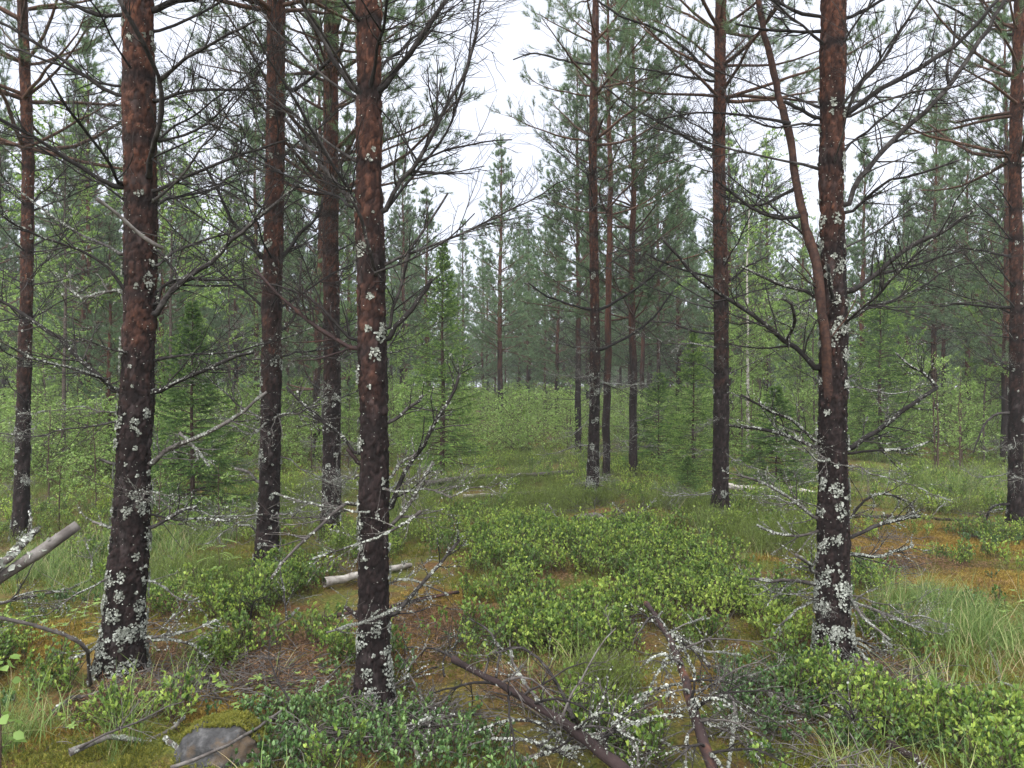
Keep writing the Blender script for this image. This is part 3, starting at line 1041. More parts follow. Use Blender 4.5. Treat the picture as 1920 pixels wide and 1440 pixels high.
# ---- the forked pine on the right
make_pine('forked pine hung with grey lichen, a second stem leaning from its trunk', 4.35,
          [(1560, -60), (1560, 0), (1559, 350), (1566, 500), (1566, 640), (1562, 835), (1563, 1000), (1561, 1150), (1566, 1250)],
          [46, 48, 46, 44, 52, 54, 58, 62, 68], 37, sides=64, dz=0.010, lichen=1.7, crown=CROWN_NEAR[1], low=0.95, proc=0.5, zlow=0.25, live_from=4.2, traced=[
    ([(1558, 800, 0.0), (1553, 720, -0.03), (1547, 640, -0.06), (1538, 560, -0.05), (1528, 480, 0), (1512, 430, 0.02), (1495, 350, 0.05), (1480, 250, 0.08), (1460, 180, 0.1), (1440, 90, 0.1), (1424, 20, 0.1), (1415, -50, 0.1)],
     16, 8, dict(free=1, tw=0.35, mat='bark')),
    ([(1583, 214), (1625, 185), (1670, 157), (1740, 117), (1790, 87), (1830, 47), (1875, -5)], 8, 5),
    ([(1588, 385), (1603, 352), (1640, 300), (1670, 267), (1722, 220), (1780, 162), (1815, 110), (1850, 55), (1890, -10)], 8, 6, dict(tw=0.8)),
    ([(1780, 160), (1774, 135), (1788, 85), (1793, 20)], 4, 3, dict(free=1, tw=0.5)),
    ([(1580, 208), (1612, 160), (1648, 120), (1688, 58), (1728, -5)], 5.5, 3),
    ([(1580, 220), (1640, 195, -0.1), (1720, 172, -0.2), (1800, 160, -0.2), (1880, 120, -0.3)], 4, 2),
    ([(1538, 222), (1500, 205), (1470, 190)], 6, 5),
    ([(1538, 235), (1490, 232), (1450, 240), (1390, 215)], 4, 2.5),
    ([(1538, 32), (1490, 20), (1450, -2)], 6, 4), ([(1536, 60), (1490, 58), (1450, 58), (1380, 45)], 5, 3),
    ([(1582, 35), (1620, 18), (1665, -5)], 6, 4),
    ([(1495, 352, 0.05), (1460, 370, 0.1), (1410, 385, 0.1), (1350, 365, 0.2)], 5, 3, dict(free=1)),
    ([(1512, 402, 0.05), (1470, 410, 0), (1430, 400, 0), (1370, 360, 0), (1340, 335, 0)], 6, 3, dict(free=1)),
    ([(1482, 232, 0.05), (1440, 222, 0.1), (1380, 215, 0.1), (1290, 214, 0.1), (1230, 225, 0.1)], 4.5, 2.5, dict(free=1)),
    ([(1591, 547), (1640, 515), (1682, 481), (1727, 451), (1773, 432), (1828, 392)], 8, 5, dict(li=0.25)),
    ([(1640, 515), (1690, 505), (1748, 487), (1800, 470)], 4.5, 2.5, dict(free=1)),
    ([(1588, 400), (1625, 372, -0.1), (1660, 340, -0.2), (1710, 330, -0.3), (1800, 300, -0.4)], 5, 2.5),
    ([(1537, 557), (1500, 543), (1470, 537), (1440, 524), (1390, 500)], 6, 3.5, dict(li=0.5)),
    ([(1530, 690), (1504, 660), (1474, 640), (1440, 613), (1397, 580), (1360, 557), (1315, 527), (1270, 480), (1240, 445)], 8, 4, dict(li=0.15)),
    ([(1475, 638), (1490, 600, -0.2), (1478, 565, -0.3), (1470, 560, -0.3)], 5, 4, dict(free=1, li=0.9)),
    ([(1562, 560, -0.12), (1555, 520, -0.2), (1552, 495, -0.22)], 6, 4, dict(free=1, li=1.0, tw=0.3)),
    ([(1591, 842), (1620, 823), (1652, 803), (1675, 784), (1716, 754), (1757, 727)], 8, 6.5, dict(li=0.6)),
    ([(1757, 727), (1735, 703), (1700, 681), (1680, 662)], 4, 2.5, dict(free=1, li=0.5)),
    ([(1590, 850), (1640, 845, -0.1), (1700, 842, -0.2), (1750, 825, -0.25)], 4, 2.5, dict(li=0.9)),
    ([(1537, 840), (1500, 826), (1450, 810), (1400, 800), (1365, 797)], 6, 4, dict(li=1.0)),
    ([(1537, 830), (1490, 790), (1440, 770, -0.1), (1390, 740, -0.2)], 4.5, 3, dict(li=0.8)),
    ([(1590, 1008), (1640, 987), (1690, 973), (1725, 968)], 6.5, 5, dict(li=1.1)),
    ([(1716, 968), (1712, 955), (1707, 943)], 5, 4, dict(free=1, li=0.6, tw=0)),
    ([(1590, 1040), (1640, 1044), (1690, 1030), (1713, 1022)], 5, 3.5, dict(li=1.0)),
    ([(1590, 970), (1625, 935), (1660, 925), (1700, 940)], 4, 3, dict(li=0.9)),
    ([(1537, 1098), (1490, 1088), (1440, 1088), (1405, 1085)], 6.5, 4, dict(li=1.3, mat='deadgrey')),
    ([(1537, 1075), (1515, 1055, -0.2), (1492, 1040, -0.3)], 5, 5, dict(li=1.2, mat='deadgrey')),
    ([(1537, 1125), (1500, 1140), (1460, 1175)], 4, 2.5, dict(li=1.0, mat='deadgrey')),
    ([(1537, 975), (1500, 950), (1470, 925), (1430, 905), (1380, 890)], 5, 3, dict(li=1.0, mat='deadgrey')),
    ([(1537, 995), (1500, 1005), (1470, 1003), (1420, 985)], 4.5, 3, dict(li=1.0, mat='deadgrey')),
    ([(1588, 1130), (1650, 1147), (1690, 1165), (1726, 1178)], 5, 3, dict(li=1.1, mat='deadgrey')),
    ([(1588, 1120), (1620, 1160, -0.2), (1645, 1180, -0.25), (1668, 1200, -0.3)], 5, 3, dict(li=1.1, mat='deadgrey')),
    ([(1585, 1212), (1605, 1262, -0.2), (1632, 1310, -0.3)], 5, 3, dict(li=1.4, mat='deadgrey')),
    ([(1588, 1205), (1635, 1250, -0.1), (1690, 1305, -0.2)], 5, 3, dict(li=1.4, mat='deadgrey')),
    ([(1588, 1200), (1650, 1232), (1720, 1290)], 5, 3, dict(li=1.3, mat='deadgrey')),
    ([(1588, 1195), (1640, 1215, 0.1), (1700, 1240, 0.1)], 4, 3, dict(li=1.3, mat='deadgrey')),
    ([(1585, 1218), (1600, 1290, -0.25), (1615, 1330, -0.35)], 4, 3, dict(li=1.4, mat='deadgrey')),
])

# ---- pines of the second row
make_pine('reddish pine with leaning base and drooping grey twigs, above the birch log', 6.3,
          [(518, -60), (518, 0), (514, 300), (510, 600), (508, 850), (502, 1000), (500, 1088)],
          [32, 33, 36, 38, 39, 42, 46], 41, sides=44, dz=0.014, lichen=0.5, crown=CROWN_NEAR[1], proc=0.95, zlow=0.3, live_from=4.1, traced=[
    ([(528, 165), (560, 165, -0.3), (590, 140, -0.4), (640, 90, -0.5)], 6, 3), ([(525, 480), (560, 440), (600, 400), (605, 370)], 6, 3.5),
    ([(497, 485), (470, 455), (440, 420), (400, 340), (375, 300)], 6, 3), ([(525, 620), (545, 605), (560, 560), (565, 490)], 5, 3),
    ([(488, 905), (465, 885), (440, 878)], 5, 4, dict(li=0.7, mat='deadgrey')), ([(485, 1000), (470, 987), (448, 985)], 4, 3, dict(li=0.9, mat='deadgrey', tw=0.5))])
make_pine('orange-barked pine close behind the straight dark one', 8.2,
          [(622, -60), (621, 0), (620, 400), (622, 700), (622, 900), (620, 1003)],
          [26, 27, 30, 32, 35, 38], 43, sides=40, dz=0.016, lichen=0.6, crown=CROWN_NEAR[2], proc=0.9, zlow=0.3, live_from=4.0)
make_pine('slender pine at the outer edge of the grass, beside the leaning dead stick', 8.0,
          [(44, -60), (44, 0), (50, 300), (50, 560), (46, 750), (42, 900), (38, 1012)],
          [17, 18, 21, 23, 25, 27, 29], 47, sides=40, dz=0.016, lichen=0.45, crown=CROWN_NEAR[0], proc=0.9, zlow=0.5, live_from=4.0)
make_pine('red-barked pine rising from heather beside the forked pine', 8.4,
          [(1351, -60), (1351, 0), (1349, 300), (1352, 550), (1352, 750), (1351, 900), (1349, 1000)],
          [20, 21, 24, 28, 29, 31, 34], 53, sides=40, dz=0.016, lichen=0.25, crown=CROWN_NEAR[1], proc=0.9, zlow=0.3, live_from=4.4, traced=[
    ([(1340, 142), (1290, 95), (1240, 60), (1150, 22), (1120, 0)], 5, 3), ([(1340, 152), (1290, 145), (1240, 135), (1180, 125)], 4, 2),
    ([(1338, 282), (1300, 265), (1240, 230), (1190, 205), (1130, 160)], 5, 2.5), ([(1365, 525), (1400, 500), (1440, 480)], 4, 2),
    ([(1338, 625), (1290, 618), (1260, 605), (1220, 603)], 4, 2), ([(1340, 520), (1300, 510), (1250, 495), (1210, 475)], 3.5, 2)])
make_pine('dark-stemmed pine standing at the end of the reddish fallen pole', 8.5,
          [(1912, -60), (1910, 0), (1906, 300), (1905, 600), (1904, 850), (1906, 992)],
          [18, 19, 22, 24, 26, 29], 59, sides=40, dz=0.016, lichen=0.3, crown=CROWN_NEAR[0], proc=0.85, zlow=0.4, live_from=4.3, traced=[
    ([(1898, 65), (1840, 45), (1790, 18), (1750, 0)], 4.5, 2.5), ([(1895, 480), (1840, 470), (1790, 465)], 4, 2),
    ([(1893, 577), (1850, 575), (1790, 570), (1760, 575)], 4, 2), ([(1893, 773), (1860, 780), (1840, 810), (1825, 850)], 4, 2),
    ([(1893, 945), (1862, 950), (1845, 985)], 4.5, 2.5, dict(li=0.5))])
make_pine('tall narrow pine with flaky orange bark on the mossy rise', 10.0,
          [(1118, -60), (1117, 0), (1111, 300), (1116, 600), (1115, 750), (1112, 880), (1109, 955)],
          [12, 13, 16, 19, 21, 23, 26], 61, sides=36, dz=0.018, lichen=0.8, crown=CROWN_THIN, proc=0.9, zlow=0.2, live_from=4.3, traced=[
    ([(1106, 120), (1080, 118), (1050, 112), (1000, 100), (962, 112)], 4, 2), ([(1106, 580), (1060, 568), (1020, 552), (990, 530)], 4, 2),
    ([(1122, 580), (1170, 555), (1220, 520), (1262, 470)], 4.5, 2.5), ([(1122, 655), (1160, 640), (1220, 600), (1262, 545)], 4.5, 2.5)])


# ------------------------------------------------------------------ pines of the stand behind
def stand_trunk(seed):
    rng = np.random.default_rng(seed)
    z = np.linspace(-0.1, HT, 40)
    wob = np.cumsum(rng.normal(0, 0.012, 40))
    wob -= np.linspace(wob[0], wob[-1], 40)
    P = np.stack([wob, np.roll(wob, 9) * 0.6, z], 1)
    R = np.interp(z, [-0.1, 0.15, 2, 6, HT], [0.125, 0.093, 0.08, 0.052, 0.008])
    mb = MB()
    tubes(mb, P, R, 12, rnd=0.8, lump=0.12)
    me = mb.mesh('trunk', M['bark'])
    add_attr(me, 'cell', 0.35 + 0.4 * RNG.random(len(me.vertices)))
    return me, P


def dead_fan(seed, zlo, zhi):
    """all the dead branches of a far pine"""
    rng = np.random.default_rng(seed)
    mb = MB()
    S, D, L = [], [], []
    z = zlo
    while z < zhi:
        nb = rng.integers(3, 6)
        for j in range(nb):
            a = rng.random() * 6.28
            pt = math.radians(rng.uniform(5, 40))
            S.append((0, 0, z + rng.normal(0, 0.03)))
            D.append((math.cos(a) * math.cos(pt), math.sin(a) * math.cos(pt), math.sin(pt)))
            L.append(rng.uniform(0.3, 1.3) * (0.6 if z < 1.2 else 1))
        z += rng.uniform(0.35, 0.55)
    S, D, L = np.array(S), np.array(D), np.array(L)
    B = grow(S, D, L, 7, 0.12, 0.04, rng)
    tubes(mb, B, 0.010 * np.linspace(1, 0.35, 7)[None] * np.ones((len(S), 1)), 4)
    b = np.repeat(np.arange(len(S)), 6)
    t = rng.uniform(0.2, 1, len(b))
    s1, T1 = along_b(B, b, t)
    S1 = grow(s1, side_dirs(T1, 0.8, rng, 0.3), L[b] * rng.uniform(0.15, 0.45, len(b)), 5, 0.18, 0.03, rng)
    tubes(mb, S1, 0.0035 * np.linspace(1, 0.6, 5)[None] * np.ones((len(b), 1)), 3)
    return mb.mesh('dead_branches', M['dead'])


ST = [stand_trunk(500 + i) for i in range(8)]
FANS = [dead_fan(600 + i, 0.5, 4.2) for i in range(4)]


def stand_pine(x, y, H, thick, label, group, rng, crowns, individual=False):
    me, P = ST[rng.integers(len(ST))]
    t = empty('pine_tree', (x, y, gh(x, y)), label, 'pine tree', group, rng.random() * 6.28)
    s = H / HT
    part('trunk', me, t, scl=(thick, thick, s))
    part('crown', crowns[rng.integers(len(crowns))], t, rot=(0, 0, rng.random() * 6.28), scl=(s * 0.95, s * 0.95, s))
    if individual:
        z = 0.5
        while z < 4.2 * s:
            for j in range(rng.integers(2, 5)):
                az = rng.random() * 6.28
                lib = LIB_LOW if z < 1.0 else LIB_UP
                add_branch(t, lib, (0.05 * math.cos(az), 0.05 * math.sin(az), z), az, math.radians(rng.uniform(0, 38)),
                           rng.uniform(0.4, 1.3) * (0.6 if z < 1.2 else 1), rng)
            z += rng.uniform(0.35, 0.55)
    else:
        part('dead_branches', FANS[rng.integers(len(FANS))], t, rot=(0, 0, rng.random() * 6.28), scl=s)
    return t


def at_px(px, d):
    return (px - 960) / F * d


def near_name(x, y, anchors):
    return min((((x - at_px(p, d)) ** 2 + (y - d) ** 2), nm) for p, d, nm in anchors)[1]


FAR_A = [(938, 23, 'the lone slim pine'), (150, 21, 'the leafy birch thicket'), (443, 24, 'the dark spruce'), (1437, 22, 'the white birch stem'), (1755, 20, 'the glade'), (1275, 27, 'the bright spruce')]
MID_A = FAR_A + [(800, 22, 'the pale green spruce'), (1083, 17, 'the mossy rise')]
SAP_A = [(40, 10, 'the slender edge pine'), (360, 11, 'the dark spruce'), (620, 14, 'the orange-barked pine'), (900, 16, 'the long fallen log'), (830, 20, 'the lone slim pine'),
         (1150, 16, 'the mossy rise'), (1320, 14, 'the bright spruce'), (1480, 14, 'the white birch stem'), (1650, 16, 'the fresh-shooted spruce'), (1800, 15, 'the glade')]
TWIG_A = [(226, 4, 'the stout dark pine'), (702, 3.7, 'the straight dark pine'), (1563, 4.35, 'the forked pine'), (418, 3.2, 'the stone'), (1000, 3.9, 'the fallen pine tops'), (500, 6.3, 'the leaning-base pine'),
          (1110, 8, 'the mossy rise'), (1800, 7, 'the orange moss glade'), (100, 7, 'the slender edge pine'), (1250, 5.2, 'the bilberry mounds')]


rng = np.random.default_rng(77)
NAMED = [  # pixel column, distance, height, thickness, label
    (1137, 12.6, 9.6, 0.72, 'pine half hidden behind the tall narrow orange one on the rise'),
    (1187, 13.6, 9.9, 0.82, 'pine with bushy bluish crown right behind the tall narrow orange one'),
    (938, 23, 8.9, 1.0, 'lone slim pine with open conical crown before the sky gap'),
    (1755, 20, 9.3, 0.9, 'twin-looking pine with the thicker red stem behind the leafy birch shrub'),
    (1770, 22, 9.0, 0.75, 'thinner pine close behind the red stem near the leafy birch shrub'),
    (1883, 15, 9.2, 0.85, 'pine just behind the dark-stemmed pine at the fallen pole'),
    (592, 15.5, 9.4, 0.85, 'pine with reddish stem between the two orange-barked trees'),
    (480, 19, 9.0, 0.8, 'thin pine behind the leaning-base pine and the dark spruce'),
    (443, 24, 9.2, 0.85, 'orange pine stem standing behind the dark spruce'),
    (652, 21, 9.0, 0.75, 'thin pine behind the straight dark pine, ringed by birch saplings'),
    (800, 22, 7.2, 0.9, 'pine with low crown beside the pale green spruce'),
    (1083, 17, 9.0, 0.8, 'slim pine beyond the mossy rise, beside the long fallen log'),
    (150, 21, 8.6, 0.75, 'reddish pine behind the leafy birch thicket'),
    (205, 13.5, 4.4, 0.5, 'bent thin pine with broken top beside the stout dark pine'),
    (1275, 27, 8.6, 0.8, 'orange pine behind the bright spruce'),
    (990, 30, 8.2, 0.8, 'slim pine with red stem in the middle of the birch saplings'),
    (974, 32, 8.4, 0.8, 'slim pine next to the red-stemmed one among the saplings'),
    (1437, 22, 8.6, 0.8, 'pine behind the white birch stem'),
    (1022, 29, 8.0, 0.7, 'very thin red-stemmed pine between the sky-gap pine and the mossy rise'),
    (1043, 25, 8.0, 0.75, 'slim pine rising from the saplings just beyond the mossy rise'),
    (905, 34, 7.8, 0.8, 'far slim pine at the side of the lone slim pine, towards the pale green spruce'),
    (868, 30, 7.8, 0.75, 'slim pine between the pale green spruce and the lone slim pine'),
]
for px, d, H, th, lab in NAMED:
    stand_pine(at_px(px, d), d, H, th, lab, None, rng, [CROWN_THIN] if d < 13 else CROWN_MID, d < 16)

MIDL = ['broad-crowned slim pine behind ', 'deep-crowned slim pine behind ', 'slim pine green almost to the saplings behind ', 'long bare-stemmed high-crowned pine behind ']
FARL = ['thin hazy pine with middling crown far behind ', 'thin hazy pine with low deep crown far behind ', 'thin hazy pine with high short crown far behind ']
placed = [(at_px(p, d), d) for p, d, *_ in NAMED]
cnt = 0
for tries in range(9000):
    y = rng.uniform(16, 40) if cnt < 95 else rng.uniform(30, 82)
    half = y * 0.74 + 1.5
    x = rng.uniform(-half, half)
    # an opening of younger, lower growth runs away from where one stands
    u = x / y
    gap = abs(u - 0.01) < 0.085
    if gap and (y < 27 or rng.random() < 0.25):
        continue
    if y < 20 and abs(u) < 0.30:
        continue
    if min((x - a) ** 2 + (y - b) ** 2 for a, b in placed) < (1.5 if y < 40 else 2.0) ** 2:
        continue
    placed.append((x, y))
    cnt += 1
    H = rng.uniform(7.4, 9.6) * (0.84 if gap else 1.0)
    look = rng.integers(4)
    if y < 32:
        stand_pine(x, y, H, rng.uniform(0.65, 1.0), MIDL[look] + near_name(x, y, MID_A), 'pines of the middle stand', rng, [CROWN_MID[look]])
    else:
        stand_pine(x, y, H, rng.uniform(0.65, 1.0), FARL[look % 3] + near_name(x, y, FAR_A), 'pines of the far stand', rng, [CROWN_FAR[look % 3]])
    if cnt >= 240:
        break


# ------------------------------------------------------------------ spruces
def spruce_meshes(seed, H, reach, nn=34, fresh=0.55):
    rng = np.random.default_rng(seed)
    tb = MB()
    z = np.linspace(-0.05, H, 14)
    tubes(tb, np.stack([0.01 * np.sin(z * 3), 0.01 * np.cos(z * 2), z], 1), np.interp(z, [0, H], [0.012 * H, 0.004]), 8)
    mb = MB()
    S, D, L = [], [], []
    z = 0.12 * H * 0.6
    while z < H - 0.08:
        u = z / H
        nb = rng.integers(5, 8) if rng.random() < 0.7 else 3
        a0 = rng.random() * 6.28
        for j in range(nb):
            a = a0 + j * 6.283 / nb + rng.normal(0, 0.15)
            pt = math.radians(np.interp(u, [0, 0.5, 1], [-6, 8, 45]) + rng.normal(0, 6))
            S.append((0, 0, z)), D.append((math.cos(a) * math.cos(pt), math.sin(a) * math.cos(pt), math.sin(pt)))
            L.append(max(0.09, reach * (1 - u) ** 0.85 * rng.uniform(0.75, 1.1)))
        z += rng.uniform(0.055, 0.11) * (0.6 + 0.12 * H)
    S, D, L = np.array(S), np.array(D), np.array(L)
    B = grow(S, D, L, 7, 0.05, -0.01, rng)
    B[:, :, 2] += (np.linspace(0, 1, 7) ** 3 * 0.1)[None] * L[:, None]
    tubes(mb, B, (0.003 + 0.006 * L)[:, None] * np.linspace(1, 0.3, 7)[None], 4)
    n1 = (6 + 15 * L).astype(int)
    b = np.repeat(np.arange(len(S)), n1)
    t = rng.uniform(0.15, 0.97, len(b))
    s1, T1 = along_b(B, b, t)
    sgn = rng.choice([-1, 1], len(b))[:, None]
    sd_ = nrm(np.cross(T1, A(0, 0, 1)[None])) * sgn
    D1 = nrm(0.75 * T1 + 0.7 * sd_ + 0.3 * rng.normal(size=(len(b), 3)) + A(0, 0, -0.2))
    L1 = L[b] * rng.uniform(0.2, 0.38, len(b)) * (1.25 - t) + 0.05
    tip = np.clip(0.25 + 0.75 * t, 0, 1)
    e1 = s1 + D1 * L1[:, None]
    mid = s1 + D1 * (L1 * 0.55)[:, None]
    d2 = nrm(D1 + 0.12 * rng.normal(size=(len(b), 3)) + A(0, 0, -0.1))
    needles(mb, s1, D1, L1 * 0.7, nn, 0.024, 0.008, rng, 0.08, 0.5, (0.5, 1.1), 1)
    fr = rng.uniform(fresh, 1.0)
    needles(mb, mid, d2, L1 * 0.5, nn // 2 + 4, 0.023, 0.0085, rng, 0.45, 0.6 + 0.4 * fresh, (0.5, 1.0), 1)
    bt = np.repeat(np.arange(len(S)), 3)
    tt = rng.uniform(0.2, 0.9, len(bt))
    s3, T3 = along_b(B, bt, tt)
    needles(mb, s3, T3, L[bt] * 0.33, nn * 2, 0.024, 0.007, rng, 0.1, 0.6, (0.6, 1.2), 1)
    needles(mb, B[:, -2], nrm(B[:, -1] - B[:, -2]), L * 0.2, nn, 0.023, 0.008, rng, 0.6, 1.0, (0.4, 0.9), 1)
    needles(mb, A(0, 0, H - 0.2)[None], A(0, 0, 1)[None], A(0.25), nn * 2, 0.02, 0.004, rng, 0.6, 1.0, mi=1)
    return tb.mesh('trunk', M['sapstem']), mb.mesh('crown', [M['sapstem'], M['spruce']])


SPR = [spruce_meshes(800, 3.0, 0.95, 34, 0.3), spruce_meshes(801, 4.4, 1.15, 30, 0.75), spruce_meshes(802, 2.2, 0.9, 32, 0.65)]


def spruce(px, d, k, H, label, wide=1.0):
    h0 = (3.0, 4.4, 2.2)[k]
    x = at_px(px, d)
    t = empty('spruce_tree', (x, d, gh(x, d)), label, 'spruce tree', None, px * 0.7)
    s = H / h0
    part('trunk', SPR[k][0], t, scl=(s, s, s))
    part('crown', SPR[k][1], t, scl=(s * wide, s * wide, s))


spruce(360, 9.6, 0, 2.75, 'dark green young spruce with pale tips behind the stout dark pine', 1.05)
spruce(830, 12.5, 1, 3.9, 'pale green slender spruce behind the long fallen log', 0.9)
spruce(1300, 11.8, 1, 2.5, 'bright spruce beside the red-barked pine', 1.15)
spruce(1455, 10.8, 2, 1.55, 'low wide spruce between the red-barked and the forked pine', 1.3)
spruce(1650, 16, 1, 4.2, 'spruce with fresh green shoots behind the forked pine', 1.1)
spruce(1235, 15, 2, 1.9, 'small spruce between the rise and the bright spruce', 1.2)
spruce(1290, 9.6, 2, 0.62, 'tiny spruce seedling before the red-barked pine', 1.3)


# ------------------------------------------------------------------ birches
def birch_tree(seed, H, nleaf, reach, lsize=0.05, z0=0.25):
    rng = np.random.default_rng(seed)
    tb, mb = MB(), MB()
    z = np.linspace(0, 1, 16)
    w = np.cumsum(rng.normal(0, 0.012 * H, 16)) * 0.5
    P = np.stack([w * z, np.roll(w, 5) * z, z * H - 0.04], 1)
    tubes(tb, P, np.interp(z, [0, 1], [0.0075 * H + 0.004, 0.003]), 8, lump=0.1)
    nb = int(6 + 4.5 * H)
    t = np.sort(rng.uniform(z0, 0.98, nb))
    S, T = along(P, t)
    a = rng.random(nb) * 6.28
    up = rng.uniform(0.3, 1.0, nb)
    D = np.stack([np.cos(a), np.sin(a), up], 1)
    L = reach * (1.1 - 0.8 * t) * rng.uniform(0.6, 1.15, nb) + 0.1
    B = grow(S, D, L, 7, 0.12, -0.02, rng)
    tubes(mb, B, (0.0025 + 0.006 * L)[:, None] * np.linspace(1, 0.3, 7)[None], 4)
    n1 = (3 + 6 * L).astype(int)
    b = np.repeat(np.arange(nb), n1)
    s1, T1 = along_b(B, b, rng.uniform(0.2, 1.0, len(b)))
    L1 = L[b] * rng.uniform(0.2, 0.5, len(b)) + 0.05
    S1 = grow(s1, side_dirs(T1, rng.uniform(0.5, 1.0, len(b)), rng, 0.3), L1, 5, 0.15, -0.06, rng)
    tubes(mb, S1, np.full((len(b), 5), 0.0016), 3)
    bb = rng.choice(len(b), nleaf, p=L1 / L1.sum())
    q, tt = along_b(S1, bb, rng.random(nleaf) ** 0.7)
    Dl = nrm(tt * 0.5 + rng.normal(size=(nleaf, 3)) * 0.7 + A(0, 0, -0.35))
    Nl = nrm(rng.normal(size=(nleaf, 3)) * 0.55 + A(0, 0, 1))
    leaves(mb, q, Dl, Nl, lsize * rng.uniform(0.6, 1.15, nleaf), lsize * 0.72 * rng.uniform(0.7, 1.1, nleaf), rng.random(nleaf), 1)
    return tb, mb


BIG = []
for i, (H, nl, rc) in enumerate(((6.8, 8600, 1.6), (6.0, 8200, 1.5), (4.2, 6000, 1.25))):
    tb, mb = birch_tree(900 + i, H, nl, rc, 0.046)
    BIG.append((tb.mesh('trunk', M['birchbark'] if i == 0 else M['youngbirch']), mb.mesh('crown', [M['sapstem'], M['birch']]), H))
SAP = []
for i, (H, nl, rc) in enumerate(((1.4, 700, 0.42), (1.8, 850, 0.5), (1.1, 560, 0.4), (2.1, 980, 0.52), (1.3, 700, 0.48), (0.8, 420, 0.34))):
    tb, mb = birch_tree(950 + i, H, nl, rc, 0.036, 0.12)
    SAP.append((tb.mesh('trunk', M['sapstem']), mb.mesh('crown', [M['sapstem'], M['birch']]), H))


def birch(name, x, y, lib, k, s, label, group, rot, cat):
    t = empty(name, (x, y, gh(x, y)), label, cat, group, rot)
    part('trunk', lib[k][0], t, scl=(s * 0.7, s * 0.7, s) if lib is BIG else s)
    part('crown', lib[k][1], t, scl=s)
    return t


for px, d, k, s, lab in (
        (120, 13, 1, 1.15, 'tall leafy birch filling the space beside the slender edge pine'),
        (320, 14, 1, 1.1, 'leafy birch standing behind the stout dark pine'),
        (430, 17, 1, 1.0, 'slim birch behind the leaning-base pine'),
        (1402, 16.5, 0, 1.05, 'birch with white stem between the red-barked and the forked pine'),
        (1425, 19, 1, 0.95, 'second pale birch close to the white-stemmed one'),
        (1690, 19, 2, 1.1, 'bushy bright birch behind the forked pine'),
        (1610, 22, 1, 0.8, 'light green birch beyond the bushy bright one'),
        (30, 17, 2, 1.1, 'bushy birch behind the slender edge pine'),
        (1500, 24, 2, 1.2, 'distant birch behind the second stem of the forked pine'),
        (760, 20, 2, 0.8, 'young birch beside the pale green slender spruce')):
    birch('birch_tree', at_px(px, d), d, BIG, k, s, lab, None, px, 'birch tree')

rng = np.random.default_rng(88)
nb_ = 0
while nb_ < 30:
    d = rng.uniform(15, 31)
    px = rng.uniform(-60, 1980)
    if 880 < px < 1240 or abs(px - 360) < 60 or abs(px - 830) < 60 or abs(px - 1300) < 70:
        continue
    x = at_px(px, d)
    k = rng.integers(1, 3)
    birch('birch_tree', x, d, BIG, k, rng.uniform(0.55, 0.95), ('pole-thin leafy birch behind ' if k == 1 else 'rounded leafy young birch behind ') + near_name(x, d, MID_A), 'young birches among the pines', rng.random() * 6.28, 'birch tree')
    nb_ += 1
birch('birch_shrub', at_px(1760, 13), 13, SAP, 3, 1.0, 'leafy birch shrub beyond the orange moss glade', None, 1.0, 'birch shrub')
birch('birch_shrub', at_px(1800, 13.6), 13.6, SAP, 1, 1.05, 'second leafy birch shrub at the glade, under the red twin stem', None, 2.2, 'birch shrub')

SAPL = ['chest-high leafy birch sapling', 'man-high birch sapling', 'waist-high rounded birch sapling', 'tall slender birch sapling', 'chest-high spreading birch sapling', 'knee-high bushy birch sapling']
rng = np.random.default_rng(4242)
ns = 0
for tries in range(9000):
    y = 10.5 + 27 * rng.random() ** 1.3
    half = y * 0.70 + 0.5
    x = rng.uniform(-half, half)
    px = 960 + x / y * F
    # where the thickets begin
    y0 = np.interp(px, [0, 250, 450, 700, 800, 1000, 1100, 1250, 1450, 1550, 1700, 1900], [9.0, 9.5, 12, 14, 14, 14.8, 15.5, 15, 13.5, 14.5, 15, 13.5])
    if y < y0:
        continue
    if any(abs(px - a) < w and y < d for a, d, w in ((360, 11, 95), (830, 13.5, 110), (1300, 13, 110), (1455, 12, 110), (1640, 17, 110))):
        continue
    k = rng.integers(6)
    birch('birch_sapling', x, y, SAP, k, rng.uniform(0.85, 1.35) * (0.68 if 700 < px < 1260 else 1.0), SAPL[k] + ' in the thicket by ' + near_name(x, y, SAP_A), 'birch saplings of the thicket', rng.random() * 6.28, 'birch sapling')
    ns += 1
    if ns >= 270:
        break
for px, py, k, s, lab in ((300, 1000, 4, 0.7, 'small birch sapling in the grass right of the stout dark pine'.replace('right of', 'beside')),
                          (410, 1010, 2, 0.75, 'thin sapling between the stout dark pine and the leaning-base pine'),
                          (110, 985, 5, 1.0, 'knee-high sapling in the grass by the slender edge pine'),
                          (180, 960, 4, 0.9, 'leafy sapling behind the stout dark pine')):
    c = gp(px, py)
    birch('birch_sapling', c[0], c[1], SAP, k, s, lab, None, px, 'birch sapling')


